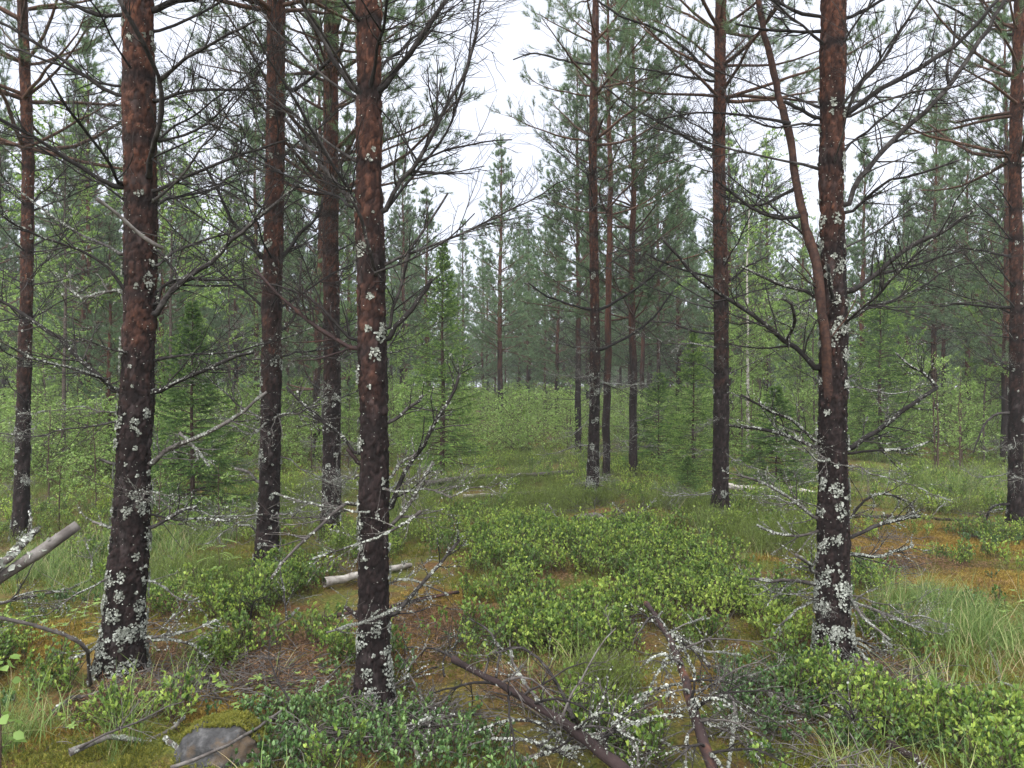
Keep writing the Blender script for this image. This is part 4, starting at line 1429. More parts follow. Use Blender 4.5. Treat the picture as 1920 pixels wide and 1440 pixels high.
# a young aspen shoot standing close at the edge
def shoot():
    rng = np.random.default_rng(5)
    b = gp(12, 1440) * 0.86
    base = A(b[0] - 0.03, b[1], gh(*b))
    t = empty('aspen_shoot', base, 'young aspen shoot with big round leaves beside the drooping stick', 'aspen shoot')
    mb, lb = MB(), MB()
    P = resample(np.array([[0, 0, -0.03], [0.01, 0, 0.3], [-0.02, 0.02, 0.62]]), 10)
    tubes(mb, P, np.linspace(0.004, 0.0015, 10), 6)
    n = 26
    s, T = along(P, rng.uniform(0.2, 1.0, n))
    a = rng.random(n) * 6.28
    D = np.stack([np.cos(a), np.sin(a), rng.uniform(-0.1, 0.6, n)], 1)
    e = s + nrm(D) * 0.045
    tubes(mb, np.stack([s, e], 1), np.full((n, 2), 0.001), 3)
    leaves(lb, e, nrm(D + A(0, 0, -0.6)), nrm(A(0, 0, 1) + 0.4 * rng.normal(size=(n, 3))), rng.uniform(0.03, 0.055, n), rng.uniform(0.03, 0.05, n), rng.uniform(0.2, 0.7, n), six=True, fold=0.1)
    part('stem', mb.mesh('stem', M['sapstem']), t)
    part('leaves', lb.mesh('leaves', M['birch']), t, kind='stuff')


shoot()


# small rowan seedlings with feathered leaves
def rowan_meshes(seed):
    rng = np.random.default_rng(seed)
    mb, lb = MB(), MB()
    P = resample(np.array([[0, 0, -0.02], [0.015, 0.01, 0.25], [0, 0, 0.5]]), 10)
    tubes(mb, P, np.linspace(0.004, 0.002, 10), 6)
    n = 9
    s, T = along(P, np.linspace(0.45, 0.99, n))
    a = np.arange(n) * 2.4
    D = np.stack([np.cos(a), np.sin(a), 0.35 + 0 * a], 1)
    R = grow(s, D, rng.uniform(0.12, 0.18, n), 8, 0.03, -0.10, rng)
    tubes(mb, R, np.full((n, 8), 0.0011), 3)
    for j in range(6):
        q, tt = along_b(R, np.arange(n), np.full(n, 0.25 + 0.13 * j))
        for sg in (-1, 1):
            sd_ = nrm(np.cross(tt, A(0, 0, 1)[None])) * sg
            leaves(lb, q, nrm(sd_ + 0.5 * tt), np.tile(A(0, 0, 1), (n, 1)) + 0.1 * rng.normal(size=(n, 3)), 0.045, 0.014, rng.uniform(0.3, 0.8, n))
    return mb.mesh('stem', M['sapstem']), lb.mesh('leaves', M['herb'])


RW = [rowan_meshes(60), rowan_meshes(61)]
for i, (px, py, s, lab) in enumerate(((408, 1150, 0.85, 'small rowan seedling in the heather between the two left pines'.replace('left', 'nearest-to-the-stone')),
                                      (345, 1190, 0.45, 'tiny rowan seedling close to the stout dark pine'),
                                      (445, 1030, 1.0, 'rowan seedling behind the heather by the leaning-base pine'))):
    c = gp(px, py)
    t = empty('rowan_seedling', (c[0], c[1], gh(*c)), lab.replace('the two nearest-to-the-stone pines', 'the stout pine and the leaning-base pine'), 'rowan seedling', None, i * 2.0)
    part('stem', RW[i % 2][0], t, scl=s)
    part('leaves', RW[i % 2][1], t, scl=s, kind='stuff')


# ------------------------------------------------------------------ fallen wood
def fallen(name, label, pts, r0, r1, seed, mat='deadgrey', tw=0.0, li=0.0, ends=True, group=None, cat='log', tl=1.0, droop=0.0, sub=()):
    """pts: (pixel x, pixel y, height above the flat ground) -> the spot on the ground that the pixel shows, raised"""
    rng = np.random.default_rng(seed)
    W3 = []
    for px, py, hh in pts:
        d = F * (CAMZ - hh) / (py - 720.0)
        x = (px - 960) / F * d
        W3.append(A(x, d, hh if hh > 0.06 else hh + gh(x, d)))
    W3 = np.array(W3)
    base = W3[len(W3) // 2].copy()
    base[2] = gh(base[0], base[1])
    t = empty(name, base, label, cat, group)
    me, lm = branch_mesh(W3 - base, r0, r1, rng, 0.0, 0.0, mat, sides=12)
    o = part('stem', me, t)
    if li:
        k = branch_mesh(W3 - base, r0, r1, rng, 0.0, li, mat)[1]
        part('lichen', k, o, kind='stuff')
    L = np.linalg.norm(np.diff(W3, axis=0), axis=1).sum()
    P = resample(W3 - base, 40)
    nb = int(tw * L * 7)
    for i in range(nb):
        tt = rng.uniform(0.03, 0.99)
        q, T = along(P, A(tt))
        D = side_dirs(T, A(rng.uniform(0.7, 1.2)), rng, 0.1)[0]
        D[2] = abs(D[2]) * 0.8 + 0.1
        Lb = tl * rng.uniform(0.18, 0.5)
        line = grow(q, D[None], A(Lb), 7, 0.16, -0.06 - droop, rng)[0]
        me, lm = branch_mesh(line, 0.006, 0.002, rng, 1.5, 0.45 if rng.random() < 0.5 else 0.0, 'dead' if rng.random() < 0.6 else 'deadgrey', droop=0.03 + droop, twig_len=0.7)
        b = part('branch', me, t)
        if lm is not None:
            part('lichen', lm, b, kind='stuff')
    for spx, rr0, rr1, lich in sub:
        line = []
        for px, py, hh in spx:
            d = F * (CAMZ - hh) / (py - 720.0)
            line.append(A((px - 960) / F * d, d, hh) - base)
        me, lm = branch_mesh(np.array(line), rr0, rr1, rng, 1.1, lich, 'dead' if lich < 0.5 else 'deadgrey', droop=0.04, twig_len=0.6)
        b = part('branch', me, t)
        if lm is not None:
            part('lichen', lm, b, kind='stuff')
    return t


fallen('fallen_pine_top', 'fallen pine top with purple-brown stem, orange scars and curled dead twigs', [(850, 1236, 0.30), (900, 1263, 0.28), (970, 1303, 0.25), (1075, 1368, 0.20), (1165, 1442, 0.15), (1240, 1520, 0.06)],
       0.012, 0.028, 1001, 'deadred', 1.5, 0.12, cat='fallen tree', droop=0.05, sub=(
    ([(1075, 1350, 0.16), (1050, 1290, 0.24), (1010, 1235, 0.33), (975, 1212, 0.36), (930, 1225, 0.3)], 0.009, 0.004, 0.0),
    ([(1105, 1365, 0.13), (1120, 1330, 0.2), (1135, 1300, 0.26), (1138, 1265, 0.32)], 0.007, 0.003, 0.2),
    ([(880, 1250, 0.2), (835, 1225, 0.22), (800, 1215, 0.2), (790, 1230, 0.12)], 0.007, 0.003, 0.0),
    ([(945, 1285, 0.2), (900, 1280, 0.22), (850, 1290, 0.15), (810, 1300, 0.06)], 0.007, 0.003, 0.0),
    ([(1060, 1400, 0.1), (1020, 1360, 0.16), (960, 1350, 0.16), (880, 1380, 0.08)], 0.007, 0.003, 0.4),
    ([(1080, 1420, 0.08), (1000, 1390, 0.14), (930, 1385, 0.12), (860, 1400, 0.06)], 0.006, 0.003, 0.6),
    ([(1040, 1355, 0.12), (1020, 1330, 0.14), (985, 1280, 0.2), (965, 1250, 0.24), (955, 1200, 0.3)], 0.009, 0.004, 1.5),
    ([(1050, 1375, 0.10), (1030, 1385, 0.11), (1015, 1410, 0.1)], 0.008, 0.004, 1.5),
    ([(1100, 1380, 0.14), (1180, 1370, 0.16), (1250, 1395, 0.1), (1300, 1425, 0.06)], 0.006, 0.003, 0.5),
    ([(930, 1270, 0.2), (935, 1215, 0.3), (915, 1180, 0.36), (880, 1160, 0.38)], 0.006, 0.003, 0.0)))
fallen('fallen_pine_top', 'second fallen pine top with grey flaked stem, lying beside the one with orange scars', [(1212, 1132, 0.30), (1250, 1188, 0.28), (1280, 1260, 0.26), (1302, 1340, 0.23), (1322, 1400, 0.2), (1345, 1470, 0.12), (1360, 1540, 0.04)],
       0.012, 0.025, 1002, 'deadred', 1.6, 0.25, cat='fallen tree', droop=0.05, sub=(
    ([(1330, 1250, 0.12), (1300, 1210, 0.18), (1262, 1190, 0.2)], 0.010, 0.006, 0.8),
    ([(1300, 1330, 0.12), (1355, 1300, 0.2), (1378, 1340, 0.2), (1370, 1400, 0.12), (1365, 1440, 0.06)], 0.007, 0.004, 1.8),
    ([(1290, 1280, 0.14), (1240, 1290, 0.18), (1180, 1310, 0.12)], 0.007, 0.003, 0.4),
    ([(1255, 1210, 0.16), (1320, 1220, 0.2), (1390, 1228, 0.16)], 0.006, 0.003, 0.9),
    ([(1240, 1180, 0.16), (1200, 1150, 0.24), (1180, 1160, 0.22)], 0.006, 0.003, 0.0),
    ([(1250, 1190, 0.16), (1300, 1165, 0.2), (1330, 1160, 0.2)], 0.005, 0.003, 0.8)))
fallen('fallen_log', 'long thin bare log lying before the birch saplings', [(795, 908, 0.2), (860, 898, 0.22), (950, 892, 0.22), (1000, 890, 0.22), (1075, 884, 0.2)], 0.038, 0.028, 1010, 'deadgrey', 0.15, cat='fallen log')
fallen('fallen_log', 'white birch log half sunk in the grass', [(868, 931, 0.12), (940, 927, 0.14), (1000, 924, 0.14), (1022, 921, 0.12)], 0.028, 0.022, 1011, 'oldbirch', cat='fallen log')
fallen('fallen_log', 'pale fallen log beneath a heap of grey twigs on the rise', [(1080, 1002, 0.05), (1120, 996, 0.06), (1160, 988, 0.08), (1225, 984, 0.08)], 0.04, 0.025, 1012, 'deadgrey', 1.2, 0.3, cat='fallen log', tl=1.0)
fallen('fallen_pole', 'thin reddish fallen pole beside the pale log on the rise', [(1035, 995, 0.05), (1080, 978, 0.08), (1115, 967, 0.1), (1165, 958, 0.12)], 0.018, 0.012, 1013, 'deadred', 0.3, cat='fallen pole')
fallen('fallen_log', 'pinkish fallen birch trunk running behind the forked pine', [(1365, 912, 0.2), (1420, 917, 0.2), (1480, 917, 0.2), (1545, 928, 0.16)], 0.038, 0.03, 1014, 'birchbark', 0.2, 0.2, cat='fallen log')
fallen('fallen_pole', 'long reddish fallen pole across the orange moss glade', [(1600, 968, 0.12), (1700, 970, 0.12), (1800, 976, 0.10), (1875, 982, 0.08)], 0.018, 0.012, 1015, 'deadred', 0.5, cat='fallen pole')
fallen('fallen_log', 'short peeling birch log end lying behind the straight dark pine', [(608, 1108, 0.06), (640, 1102, 0.06), (690, 1090, 0.06), (770, 1076, 0.03)], 0.03, 0.02, 1016, 'oldbirch', cat='fallen log')
fallen('fallen_branch', 'brown fallen branch with orange scar just behind the straight dark pine', [(590, 1180, 0.04), (660, 1165, 0.05), (740, 1150, 0.06), (800, 1137, 0.06), (860, 1128, 0.05)], 0.016, 0.011, 1017, 'deadred', 0.4, 0.2, cat='fallen branch')
fallen('fallen_stick', 'brown stick arching down to the ground at the stout pine foot', [(-90, 1135, 0.62), (0, 1160, 0.58), (70, 1172, 0.53), (120, 1190, 0.47), (155, 1208, 0.42), (166, 1240, 0.30), (170, 1280, 0.16), (165, 1310, 0.0)], 0.008, 0.009, 1018, 'deadgrey', 0.0, 0.1, cat='stick')
fallen('fallen_branch', 'white lichen-crusted branch on the ground before the stout dark pine', [(130, 1440, 0.05), (210, 1412, 0.06), (270, 1392, 0.07), (310, 1375, 0.08), (345, 1345, 0.1)], 0.011, 0.007, 1019, 'deadgrey', 0.5, 1.6, cat='fallen branch')
fallen('fallen_branch', 'short crusted twig lying against the stone', [(310, 1385, 0.08), (330, 1400, 0.08), (348, 1418, 0.07)], 0.010, 0.007, 1020, 'deadgrey', 0.5, 1.7, cat='fallen branch')
fallen('fallen_branch', 'thin bare stick lying across the stone', [(320, 1440, 0.17), (400, 1408, 0.2), (470, 1372, 0.16), (560, 1330, 0.06)], 0.006, 0.005, 1021, 'deadgrey', 0.3, cat='fallen branch')
fallen('fallen_branch', 'grey branch between the stone and the straight dark pine', [(480, 1375, 0.05), (540, 1345, 0.07), (600, 1320, 0.08), (650, 1300, 0.08)], 0.009, 0.006, 1022, 'dead', 0.8, 0.2, cat='fallen branch')
fallen('fallen_branch', 'crusted white branch at the straight dark pine foot', [(745, 1375, 0.05), (770, 1400, 0.06), (790, 1432, 0.05)], 0.010, 0.007, 1023, 'deadgrey', 0.6, 1.8, cat='fallen branch')
fallen('fallen_branch', 'lichen-grey branches lying before the forked pine', [(1440, 1310, 0.06), (1500, 1330, 0.07), (1560, 1345, 0.07), (1620, 1385, 0.05)], 0.009, 0.006, 1024, 'deadgrey', 1.0, 0.9, cat='fallen branch')
fallen('broken_stub', 'short dark broken stub standing in the orange moss near the arching stick', [(107, 1272, 0.0), (106, 1258, 0.04), (104, 1240, 0.09), (109, 1236, 0.10)], 0.014, 0.011, 1031, 'dead', cat='stub')
fallen('fallen_branch', 'purple-brown branch end near the forked pine', [(1670, 1400, 0.06), (1700, 1420, 0.06), (1740, 1450, 0.05)], 0.016, 0.014, 1025, 'deadred', 0.5, 0.2, cat='fallen branch')
fallen('fallen_branch', 'dark twiggy branch lying left in the heather between pines'.replace(' left', ''), [(455, 1190, 0.05), (500, 1180, 0.08), (540, 1160, 0.12), (560, 1140, 0.15)], 0.009, 0.005, 1026, 'deadgrey', 0.9, 1.3, cat='fallen branch')
fallen('fallen_branch', 'long grey branch in the tall grass by the slender edge pine', [(-20, 1135, 0.1), (50, 1120, 0.12), (110, 1108, 0.14), (180, 1085, 0.14)], 0.011, 0.006, 1027, 'deadgrey', 0.6, 0.2, cat='fallen branch')
fallen('fallen_branch', 'dark mossy root-like branch at the stout pine foot', [(100, 1360, 0.03), (135, 1335, 0.06), (165, 1310, 0.08), (180, 1290, 0.1)], 0.014, 0.012, 1028, 'dead', 0.5, 0.6, cat='fallen branch')
fallen('fallen_branch', 'grey twig heap behind the stout dark pine', [(290, 985, 0.12), (340, 982, 0.15), (390, 984, 0.14), (430, 988, 0.1)], 0.012, 0.006, 1029, 'deadgrey', 2.2, 0.4, cat='fallen branch')
fallen('fallen_branch', 'heap of grey twigs on the ground before the straight dark pine', [(980, 1425, 0.07), (1040, 1410, 0.1), (1100, 1400, 0.11), (1170, 1420, 0.07)], 0.008, 0.004, 1030, 'deadgrey', 2.0, 0.8, cat='fallen branch')

# weathered dead stem leaning into view close by
rng = np.random.default_rng(9)
lean = np.array([[-1.75, 1.15, -0.03], [-1.35, 1.25, 0.52], [-1.05, 1.38, 0.98], [-0.96, 1.45, 1.24], [-0.852, 1.5, 1.327]])
lean[0, 2] = gh(-1.75, 1.15) - 0.03
lean[2] = pix(-40, 1115, 1.42)
lean[3] = pix(60, 1040, 1.46)
lean[4] = pix(146, 984, 1.5)
t = empty('leaning_dead_stick', lean[0], 'weathered grey dead stick with broken end leaning in at the edge', 'stick')
me, lm = branch_mesh(lean - lean[0], 0.018, 0.0095, rng, 0.25, 0.25, 'deadgrey', sides=14)
o = part('stem', me, t)
part('lichen', lm, o, kind='stuff')
me, lm = branch_mesh(np.array([pix(-40, 1102, 1.40), pix(20, 1042, 1.45), pix(50, 1010, 1.5), pix(72, 992, 1.52)]) - lean[0], 0.009, 0.006, rng, 0.3, 0.9, 'deadgrey')
o = part('branch', me, t)
part('lichen', lm, o, kind='stuff')

# loose lichened twigs strewn about
rng = np.random.default_rng(31)
k = 0
while k < 46:
    px, py = rng.uniform(-20, 1940), rng.uniform(1010, 1435)
    c = gp(px, py)
    if vnoise(A(c[0] * 1.2, c[1] * 1.2, 3)[None], 5)[0] < 0.42:
        continue
    lowlib = LIB_LOW if rng.random() < 0.6 else LIB_MID
    me, lm = lowlib[rng.integers(len(lowlib))]
    t = empty('fallen_twig', (c[0], c[1], gh(*c) + 0.035), ('small crusted dead twig' if lowlib is LIB_LOW else 'small dark dead twig') + ' lying loose on the moss by ' + near_name(c[0], c[1], TWIG_A), 'twig', 'loose twigs on the moss', rng.random() * 6.28)
    s = rng.uniform(0.25, 0.6)
    o = part('stem', me, t, rot=(rng.random() * 6.28, rng.uniform(-0.1, 0.1), 0), scl=s)
    if lm is not None:
        part('lichen', lm, o, kind='stuff')
    k += 1


# ------------------------------------------------------------------ the stone
def stone():
    d = 3.22
    x0 = (418 - 960) / F * d
    base = A(x0, d, gh(x0, d))
    t = empty('stone', base, 'grey ridged stone capped with orange moss, sunk in the forest floor', 'stone')
    n = 70
    u = np.linspace(0, 2 * PI, n, endpoint=False)
    v = np.linspace(0.0, PI * 0.62, 40)
    V, U = np.meshgrid(v, u, indexing='ij')
    q = np.stack([np.sin(V) * np.cos(U), np.sin(V) * np.sin(U), np.cos(V)], -1).reshape(-1, 3)
    rr = 1 + 0.55 * (fbm(q * 1.7 + 4, 4, 71) - 0.5) + 0.16 * (1 - np.abs(2 * vnoise(q * A(5, 2, 3), 72) - 1)) + 0.08 * (fbm(q * 9, 3, 73) - 0.5)
    rr += 0.12 * np.exp(-((q[:, 0] - 0.25 - 0.3 * q[:, 2]) / 0.16) ** 2) - 0.10 * np.exp(-((q[:, 0] - 0.52) / 0.1) ** 2)
    w = q * rr[:, None] * A(0.155, 0.13, 0.115)
    w[:, 2] = np.minimum(w[:, 2], 0.3)
    i = np.arange(39)[:, None] * n + np.arange(n)[None]
    i2 = np.arange(39)[:, None] * n + (np.arange(n)[None] + 1) % n
    quad = np.stack([i, i2, i2 + n, i + n], -1).reshape(-1, 4)
    mb = MB()
    mb.add(w, None, quad, 0.5)
    m, nn_ = mat_new('stone_grey')
    o_ = node(nn_, 'ShaderNodeOutputMaterial')
    tcn = nn_.nodes.new('ShaderNodeTexCoord')
    a = noise(nn_, tcn.outputs['Object'], 24, 6, 0.7)
    b = noise(nn_, tcn.outputs['Object'], 7, 4, 0.6)
    col = ramp(nn_, a, [(0.3, (0.01, 0.01, 0.011)), (0.5, (0.035, 0.035, 0.037)), (0.72, (0.10, 0.10, 0.102))])
    col = mixc(nn_, ramp(nn_, b, [(0.5, (0, 0, 0)), (0.62, (0.9, 0.9, 0.9))]), col, (0.075, 0.05, 0.028))
    p = node(nn_, 'ShaderNodeBsdfPrincipled', Roughness=0.9)
    nn_.links.new(col, p.inputs['Base Color'])
    bp = node(nn_, 'ShaderNodeBump', Strength=0.8, Distance=0.01)
    nn_.links.new(a, bp.inputs['Height'])
    nn_.links.new(bp.outputs[0], p.inputs['Normal'])
    nn_.links.new(p.outputs[0], o_.inputs[0])
    part('rock', mb.mesh('rock', m), t)
    rng = np.random.default_rng(6)
    k = rng.integers(0, len(w), 2600)
    k = k[(q[k, 2] > 0.35 + 0.5 * (fbm(q[k] * 3, 2, 9) - 0.3)) & (q[k, 1] > -0.25)]
    k = np.r_[k, rng.choice(np.where((q[:, 1] > 0.2) & (q[:, 2] > -0.1))[0], 900)]
    mm = MB()
    needles(mm, w[k], nrm(q[k] + A(0, 0, 0.8)), np.full(len(k), 0.012), 7, 0.014, 0.0035, rng, 0.4, 1.0)
    part('moss_cap', mm.mesh('moss_cap', M['moss']), t, kind='stuff')


stone()


# ------------------------------------------------------------------ ground cover (nobody could count it)
def scatter(name, pts, rot, scl, idx, protos, label):
    pc = bpy.data.collections.new(name + '_shapes')
    for i, me in enumerate(protos):
        po = bpy.data.objects.new('%s_shape_%02d' % (name, i), me)
        pc.objects.link(po)
    me = bpy.data.meshes.new(name)
    me.vertices.add(len(pts))
    me.vertices.foreach_set('co', pts.astype(np.float32).ravel())
    a = me.attributes.new('rot', 'FLOAT_VECTOR', 'POINT')
    a.data.foreach_set('vector', rot.astype(np.float32).ravel())
    a = me.attributes.new('scl', 'FLOAT', 'POINT')
    a.data.foreach_set('value', scl.astype(np.float32))
    a = me.attributes.new('idx', 'INT', 'POINT')
    a.data.foreach_set('value', idx.astype(np.int32))
    me.update()
    o = bpy.data.objects.new(name, me)
    COL.objects.link(o)
    o['kind'] = 'stuff'
    o['label'] = label
    g = bpy.data.node_groups.new(name, 'GeometryNodeTree')
    g.interface.new_socket('Geometry', in_out='INPUT', socket_type='NodeSocketGeometry')
    g.interface.new_socket('Geometry', in_out='OUTPUT', socket_type='NodeSocketGeometry')
    gi, go = g.nodes.new('NodeGroupInput'), g.nodes.new('NodeGroupOutput')
    ci = g.nodes.new('GeometryNodeCollectionInfo')
    ci.inputs['Collection'].default_value = pc
    ci.inputs['Separate Children'].default_value = True
    ci.inputs['Reset Children'].default_value = True
    ip = g.nodes.new('GeometryNodeInstanceOnPoints')
    ip.inputs['Pick Instance'].default_value = True

    def na(nm, ty):
        x = g.nodes.new('GeometryNodeInputNamedAttribute')
        x.data_type = ty
        x.inputs['Name'].default_value = nm
        return [s for s in x.outputs if s.enabled and s.name == 'Attribute'][0]

    er = g.nodes.new('FunctionNodeEulerToRotation')
    g.links.new(na('rot', 'FLOAT_VECTOR'), er.inputs[0])
    g.links.new(gi.outputs[0], ip.inputs['Points'])
    g.links.new(ci.outputs[0], ip.inputs['Instance'])
    g.links.new(na('idx', 'INT'), ip.inputs['Instance Index'])
    g.links.new(er.outputs[0], ip.inputs['Rotation'])
    g.links.new(na('scl', 'FLOAT'), ip.inputs['Scale'])
    g.links.new(ip.outputs[0], go.inputs[0])
    md = o.modifiers.new('scatter', 'NODES')
    md.node_group = g
    return o


def bilberry_plant(seed, n_stem, nleaf, h, mat, lsize, bright):
    rng = np.random.default_rng(seed)
    mb = MB()
    S = np.stack([rng.normal(0, 0.03, n_stem), rng.normal(0, 0.03, n_stem), np.full(n_stem, -0.02)], 1)
    D = np.stack([rng.normal(0, 0.3, n_stem), rng.normal(0, 0.3, n_stem), np.ones(n_stem)], 1)
    B = grow(S, D, h * rng.uniform(0.7, 1.1, n_stem), 6, 0.12, 0.05, rng)
    tubes(mb, B, np.full((n_stem, 6), 0.0014), 3)
    ns2 = n_stem * 5
    b = rng.integers(0, n_stem, ns2)
    s, T = along_b(B, b, rng.uniform(0.3, 0.98, ns2))
    S2 = grow(s, nrm(side_dirs(T, 0.7, rng) + A(0, 0, 0.35)), h * rng.uniform(0.15, 0.4, ns2), 4, 0.1, 0.08, rng)
    tubes(mb, S2, np.full((ns2, 4), 0.0009), 3)
    bb = rng.integers(0, ns2, nleaf)
    tl = rng.random(nleaf) ** 0.6
    q, tt = along_b(S2, bb, tl)
    Dl = nrm(side_dirs(tt, rng.uniform(0.3, 0.9, nleaf), rng) + A(0, 0, 0.25))
    Nl = nrm(A(0, 0, 1) + 0.6 * rng.normal(size=(nleaf, 3)))
    hz = np.clip(q[:, 2] / h, 0, 1)
    leaves(mb, q, Dl, Nl, lsize * rng.uniform(0.65, 1.2, nleaf), lsize * 0.62 * rng.uniform(0.8, 1.1, nleaf),
           np.clip(bright * (0.35 + 0.45 * rng.random(nleaf)) + 0.25 * (rng.random(nleaf) < hz * 0.6), 0, 1), 1, six=True, fold=0.12)
    return mb.mesh('plant', [M['sapstem'], M[mat]])


def tuft(seed, n, h, w, mat, spread, bend, seg=4, rnd=(0, 1), straw=0.0):
    """blades from one foot"""
    rng = np.random.default_rng(seed)
    mb = MB()
    S = np.stack([rng.normal(0, spread * 0.25, n), rng.normal(0, spread * 0.25, n), np.full(n, -0.02)], 1)
    a = rng.random(n) * 6.28
    lean = rng.uniform(0.05, 1.0, n) * spread * 3
    D = np.stack([np.cos(a) * lean, np.sin(a) * lean, np.ones(n)], 1)
    L = h * rng.uniform(0.5, 1.15, n)
    P = grow(S, D, L, seg + 1, 0.05, 0.0, rng)
    out = np.stack([np.cos(a), np.sin(a), 0 * a], 1)
    t = np.linspace(0, 1, seg + 1)
    P = P + out[:, None, :] * (t ** 2.2)[None, :, None] * (bend * L)[:, None, None]
    P[:, :, 2] -= (t ** 2.5)[None] * (bend * 0.55 * L * rng.uniform(0.3, 1.2, n))[:, None]
    sd_ = np.stack([-np.sin(a), np.cos(a), 0 * a], 1)
    wv = w * (1 - t ** 1.5 * 0.95)
    l = P + sd_[:, None, :] * wv[None, :, None] / 2
    r = P - sd_[:, None, :] * wv[None, :, None] / 2
    v = np.stack([l, r], 2).reshape(-1, 3)
    b = (np.arange(n) * (seg + 1) * 2)[:, None]
    j = (np.arange(seg) * 2)[None]
    q = np.stack([b + j, b + j + 1, b + j + 3, b + j + 2], -1).reshape(-1, 4)
    rr = rng.uniform(rnd[0], rnd[1], n)
    rr = np.where(rng.random(n) < straw, 1.0, rr)
    mb.add(v, None, q, np.repeat(rr, (seg + 1) * 2))
    return mb, P


def heather_plant(seed):
    rng = np.random.default_rng(seed)
    mb, P = tuft(seed, 26, 0.26, 0.002, 'heather', 0.28, 0.12, 4, (0, 0.3))
    # feathery little leaves along each shoot
    nb = len(P)
    a = P[:, 1]
    d = nrm(P[:, -1] - P[:, 1])
    l = np.linalg.norm(P[:, -1] - P[:, 1], axis=1)
    needles(mb, a, d, l, 16, 0.02, 0.003, rng, 0.25, 0.95, (0.25, 0.6))
    return mb.mesh('plant', M['heather'])


def herb_plant(seed):
    rng = np.random.default_rng(seed)
    mb = MB()
    h = rng.uniform(0.06, 0.11)
    tubes(mb, np.array([[0, 0, -0.02], [0.004, 0, h / 2], [0, 0.003, h]]), np.array([0.001, 0.001, 0.001]), 3)
    n = 6
    a = np.arange(n) * 1.047 + rng.normal(0, 0.15, n)
    D = np.stack([np.cos(a), np.sin(a), np.full(n, 0.18)], 1)
    leaves(mb, np.tile(A(0, 0, h), (n, 1)), D, np.tile(A(0, 0, 1), (n, 1)), rng.uniform(0.02, 0.042, n), rng.uniform(0.011, 0.017, n), rng.uniform(0.3, 1, n), 1, six=True, fold=0.1)
    return mb.mesh('plant', [M['sapstem'], M['herb']])


def moss_clump(seed, mat='moss'):
    rng = np.random.default_rng(seed)
    mb = MB()
    n = 46
    r = 0.055 * np.sqrt(rng.random(n))
    a = rng.random(n) * 6.28
    S = np.stack([r * np.cos(a), r * np.sin(a), -0.008 - r * 0.25], 1)
    D = nrm(np.stack([np.cos(a) * r * 9, np.sin(a) * r * 9, np.ones(n)], 1) + 0.25 * rng.normal(size=(n, 3)))
    needles(mb, S, D, rng.uniform(0.015, 0.032, n), 7, 0.011, 0.003, rng, 0.1, 0.9, (0.3, 1.0))
    return mb.mesh('plant', M[mat])


def twig_litter(seed):
    rng = np.random.default_rng(seed)
    mb = MB()
    n = 7
    S = np.stack([rng.normal(0, 0.07, n), rng.normal(0, 0.07, n), np.full(n, 0.012)], 1)
    a = rng.random(n) * 6.28
    B = grow(S, np.stack([np.cos(a), np.sin(a), rng.uniform(-0.05, 0.35, n)], 1), rng.uniform(0.08, 0.28, n), 6, 0.16, 0, rng)
    tubes(mb, B, np.full((n, 6), 0.0018) * rng.uniform(0.5, 1.4, n)[:, None], 4)
    return mb.mesh('plant', M['deadgrey'])


def needle_pile(seed):
    rng = np.random.default_rng(seed)
    mb = MB()
    n = 60
    q = np.stack([rng.normal(0, 0.07, n), rng.normal(0, 0.07, n), rng.uniform(0, 0.02, n)], 1)
    a = rng.random(n) * 6.28
    d = np.stack([np.cos(a), np.sin(a), rng.normal(0, 0.2, n)], 1)
    leaves(mb, q, d, np.tile(A(0, 0, 1), (n, 1)), rng.uniform(0.035, 0.065, n), 0.0028, rng.random(n))
    return mb.mesh('plant', M['brownneedle'])


def weight(x, y, blobs):
    m = np.zeros_like(x)
    for px, py, rx, ry, s in blobs:
        c = gp(px, py)
        m = np.maximum(m, s * np.exp(-(((x - c[0]) / rx) ** 2 + ((y - c[1]) / ry) ** 2)))
    return m


TRUNKS = np.array([[at_px(226, 4.0), 4.0], [at_px(702, 3.7), 3.7], [at_px(1563, 4.35), 4.35]])
srng = np.random.default_rng(555)
# the fallen stems press the plants down where they lie
LYING = [([gp(px, py) * (0.88 if py > 1100 else 0.97) for px, py in ln], 0.12 if ln[-1][1] > 1100 else 0.3) for ln in (
    ((795, 908), (950, 894), (1075, 886)), ((868, 933), (1022, 923)), ((1080, 1004), (1225, 986)), ((1035, 997), (1165, 960)), ((1365, 914), (1545, 930)), ((1600, 970), (1875, 984)), ((608, 1110), (780, 1070)),
    ((850, 1236), (970, 1303), (1075, 1368), (1165, 1442)), ((1212, 1132), (1250, 1188), (1280, 1260), (1302, 1340), (1322, 1400), (1345, 1460)))]


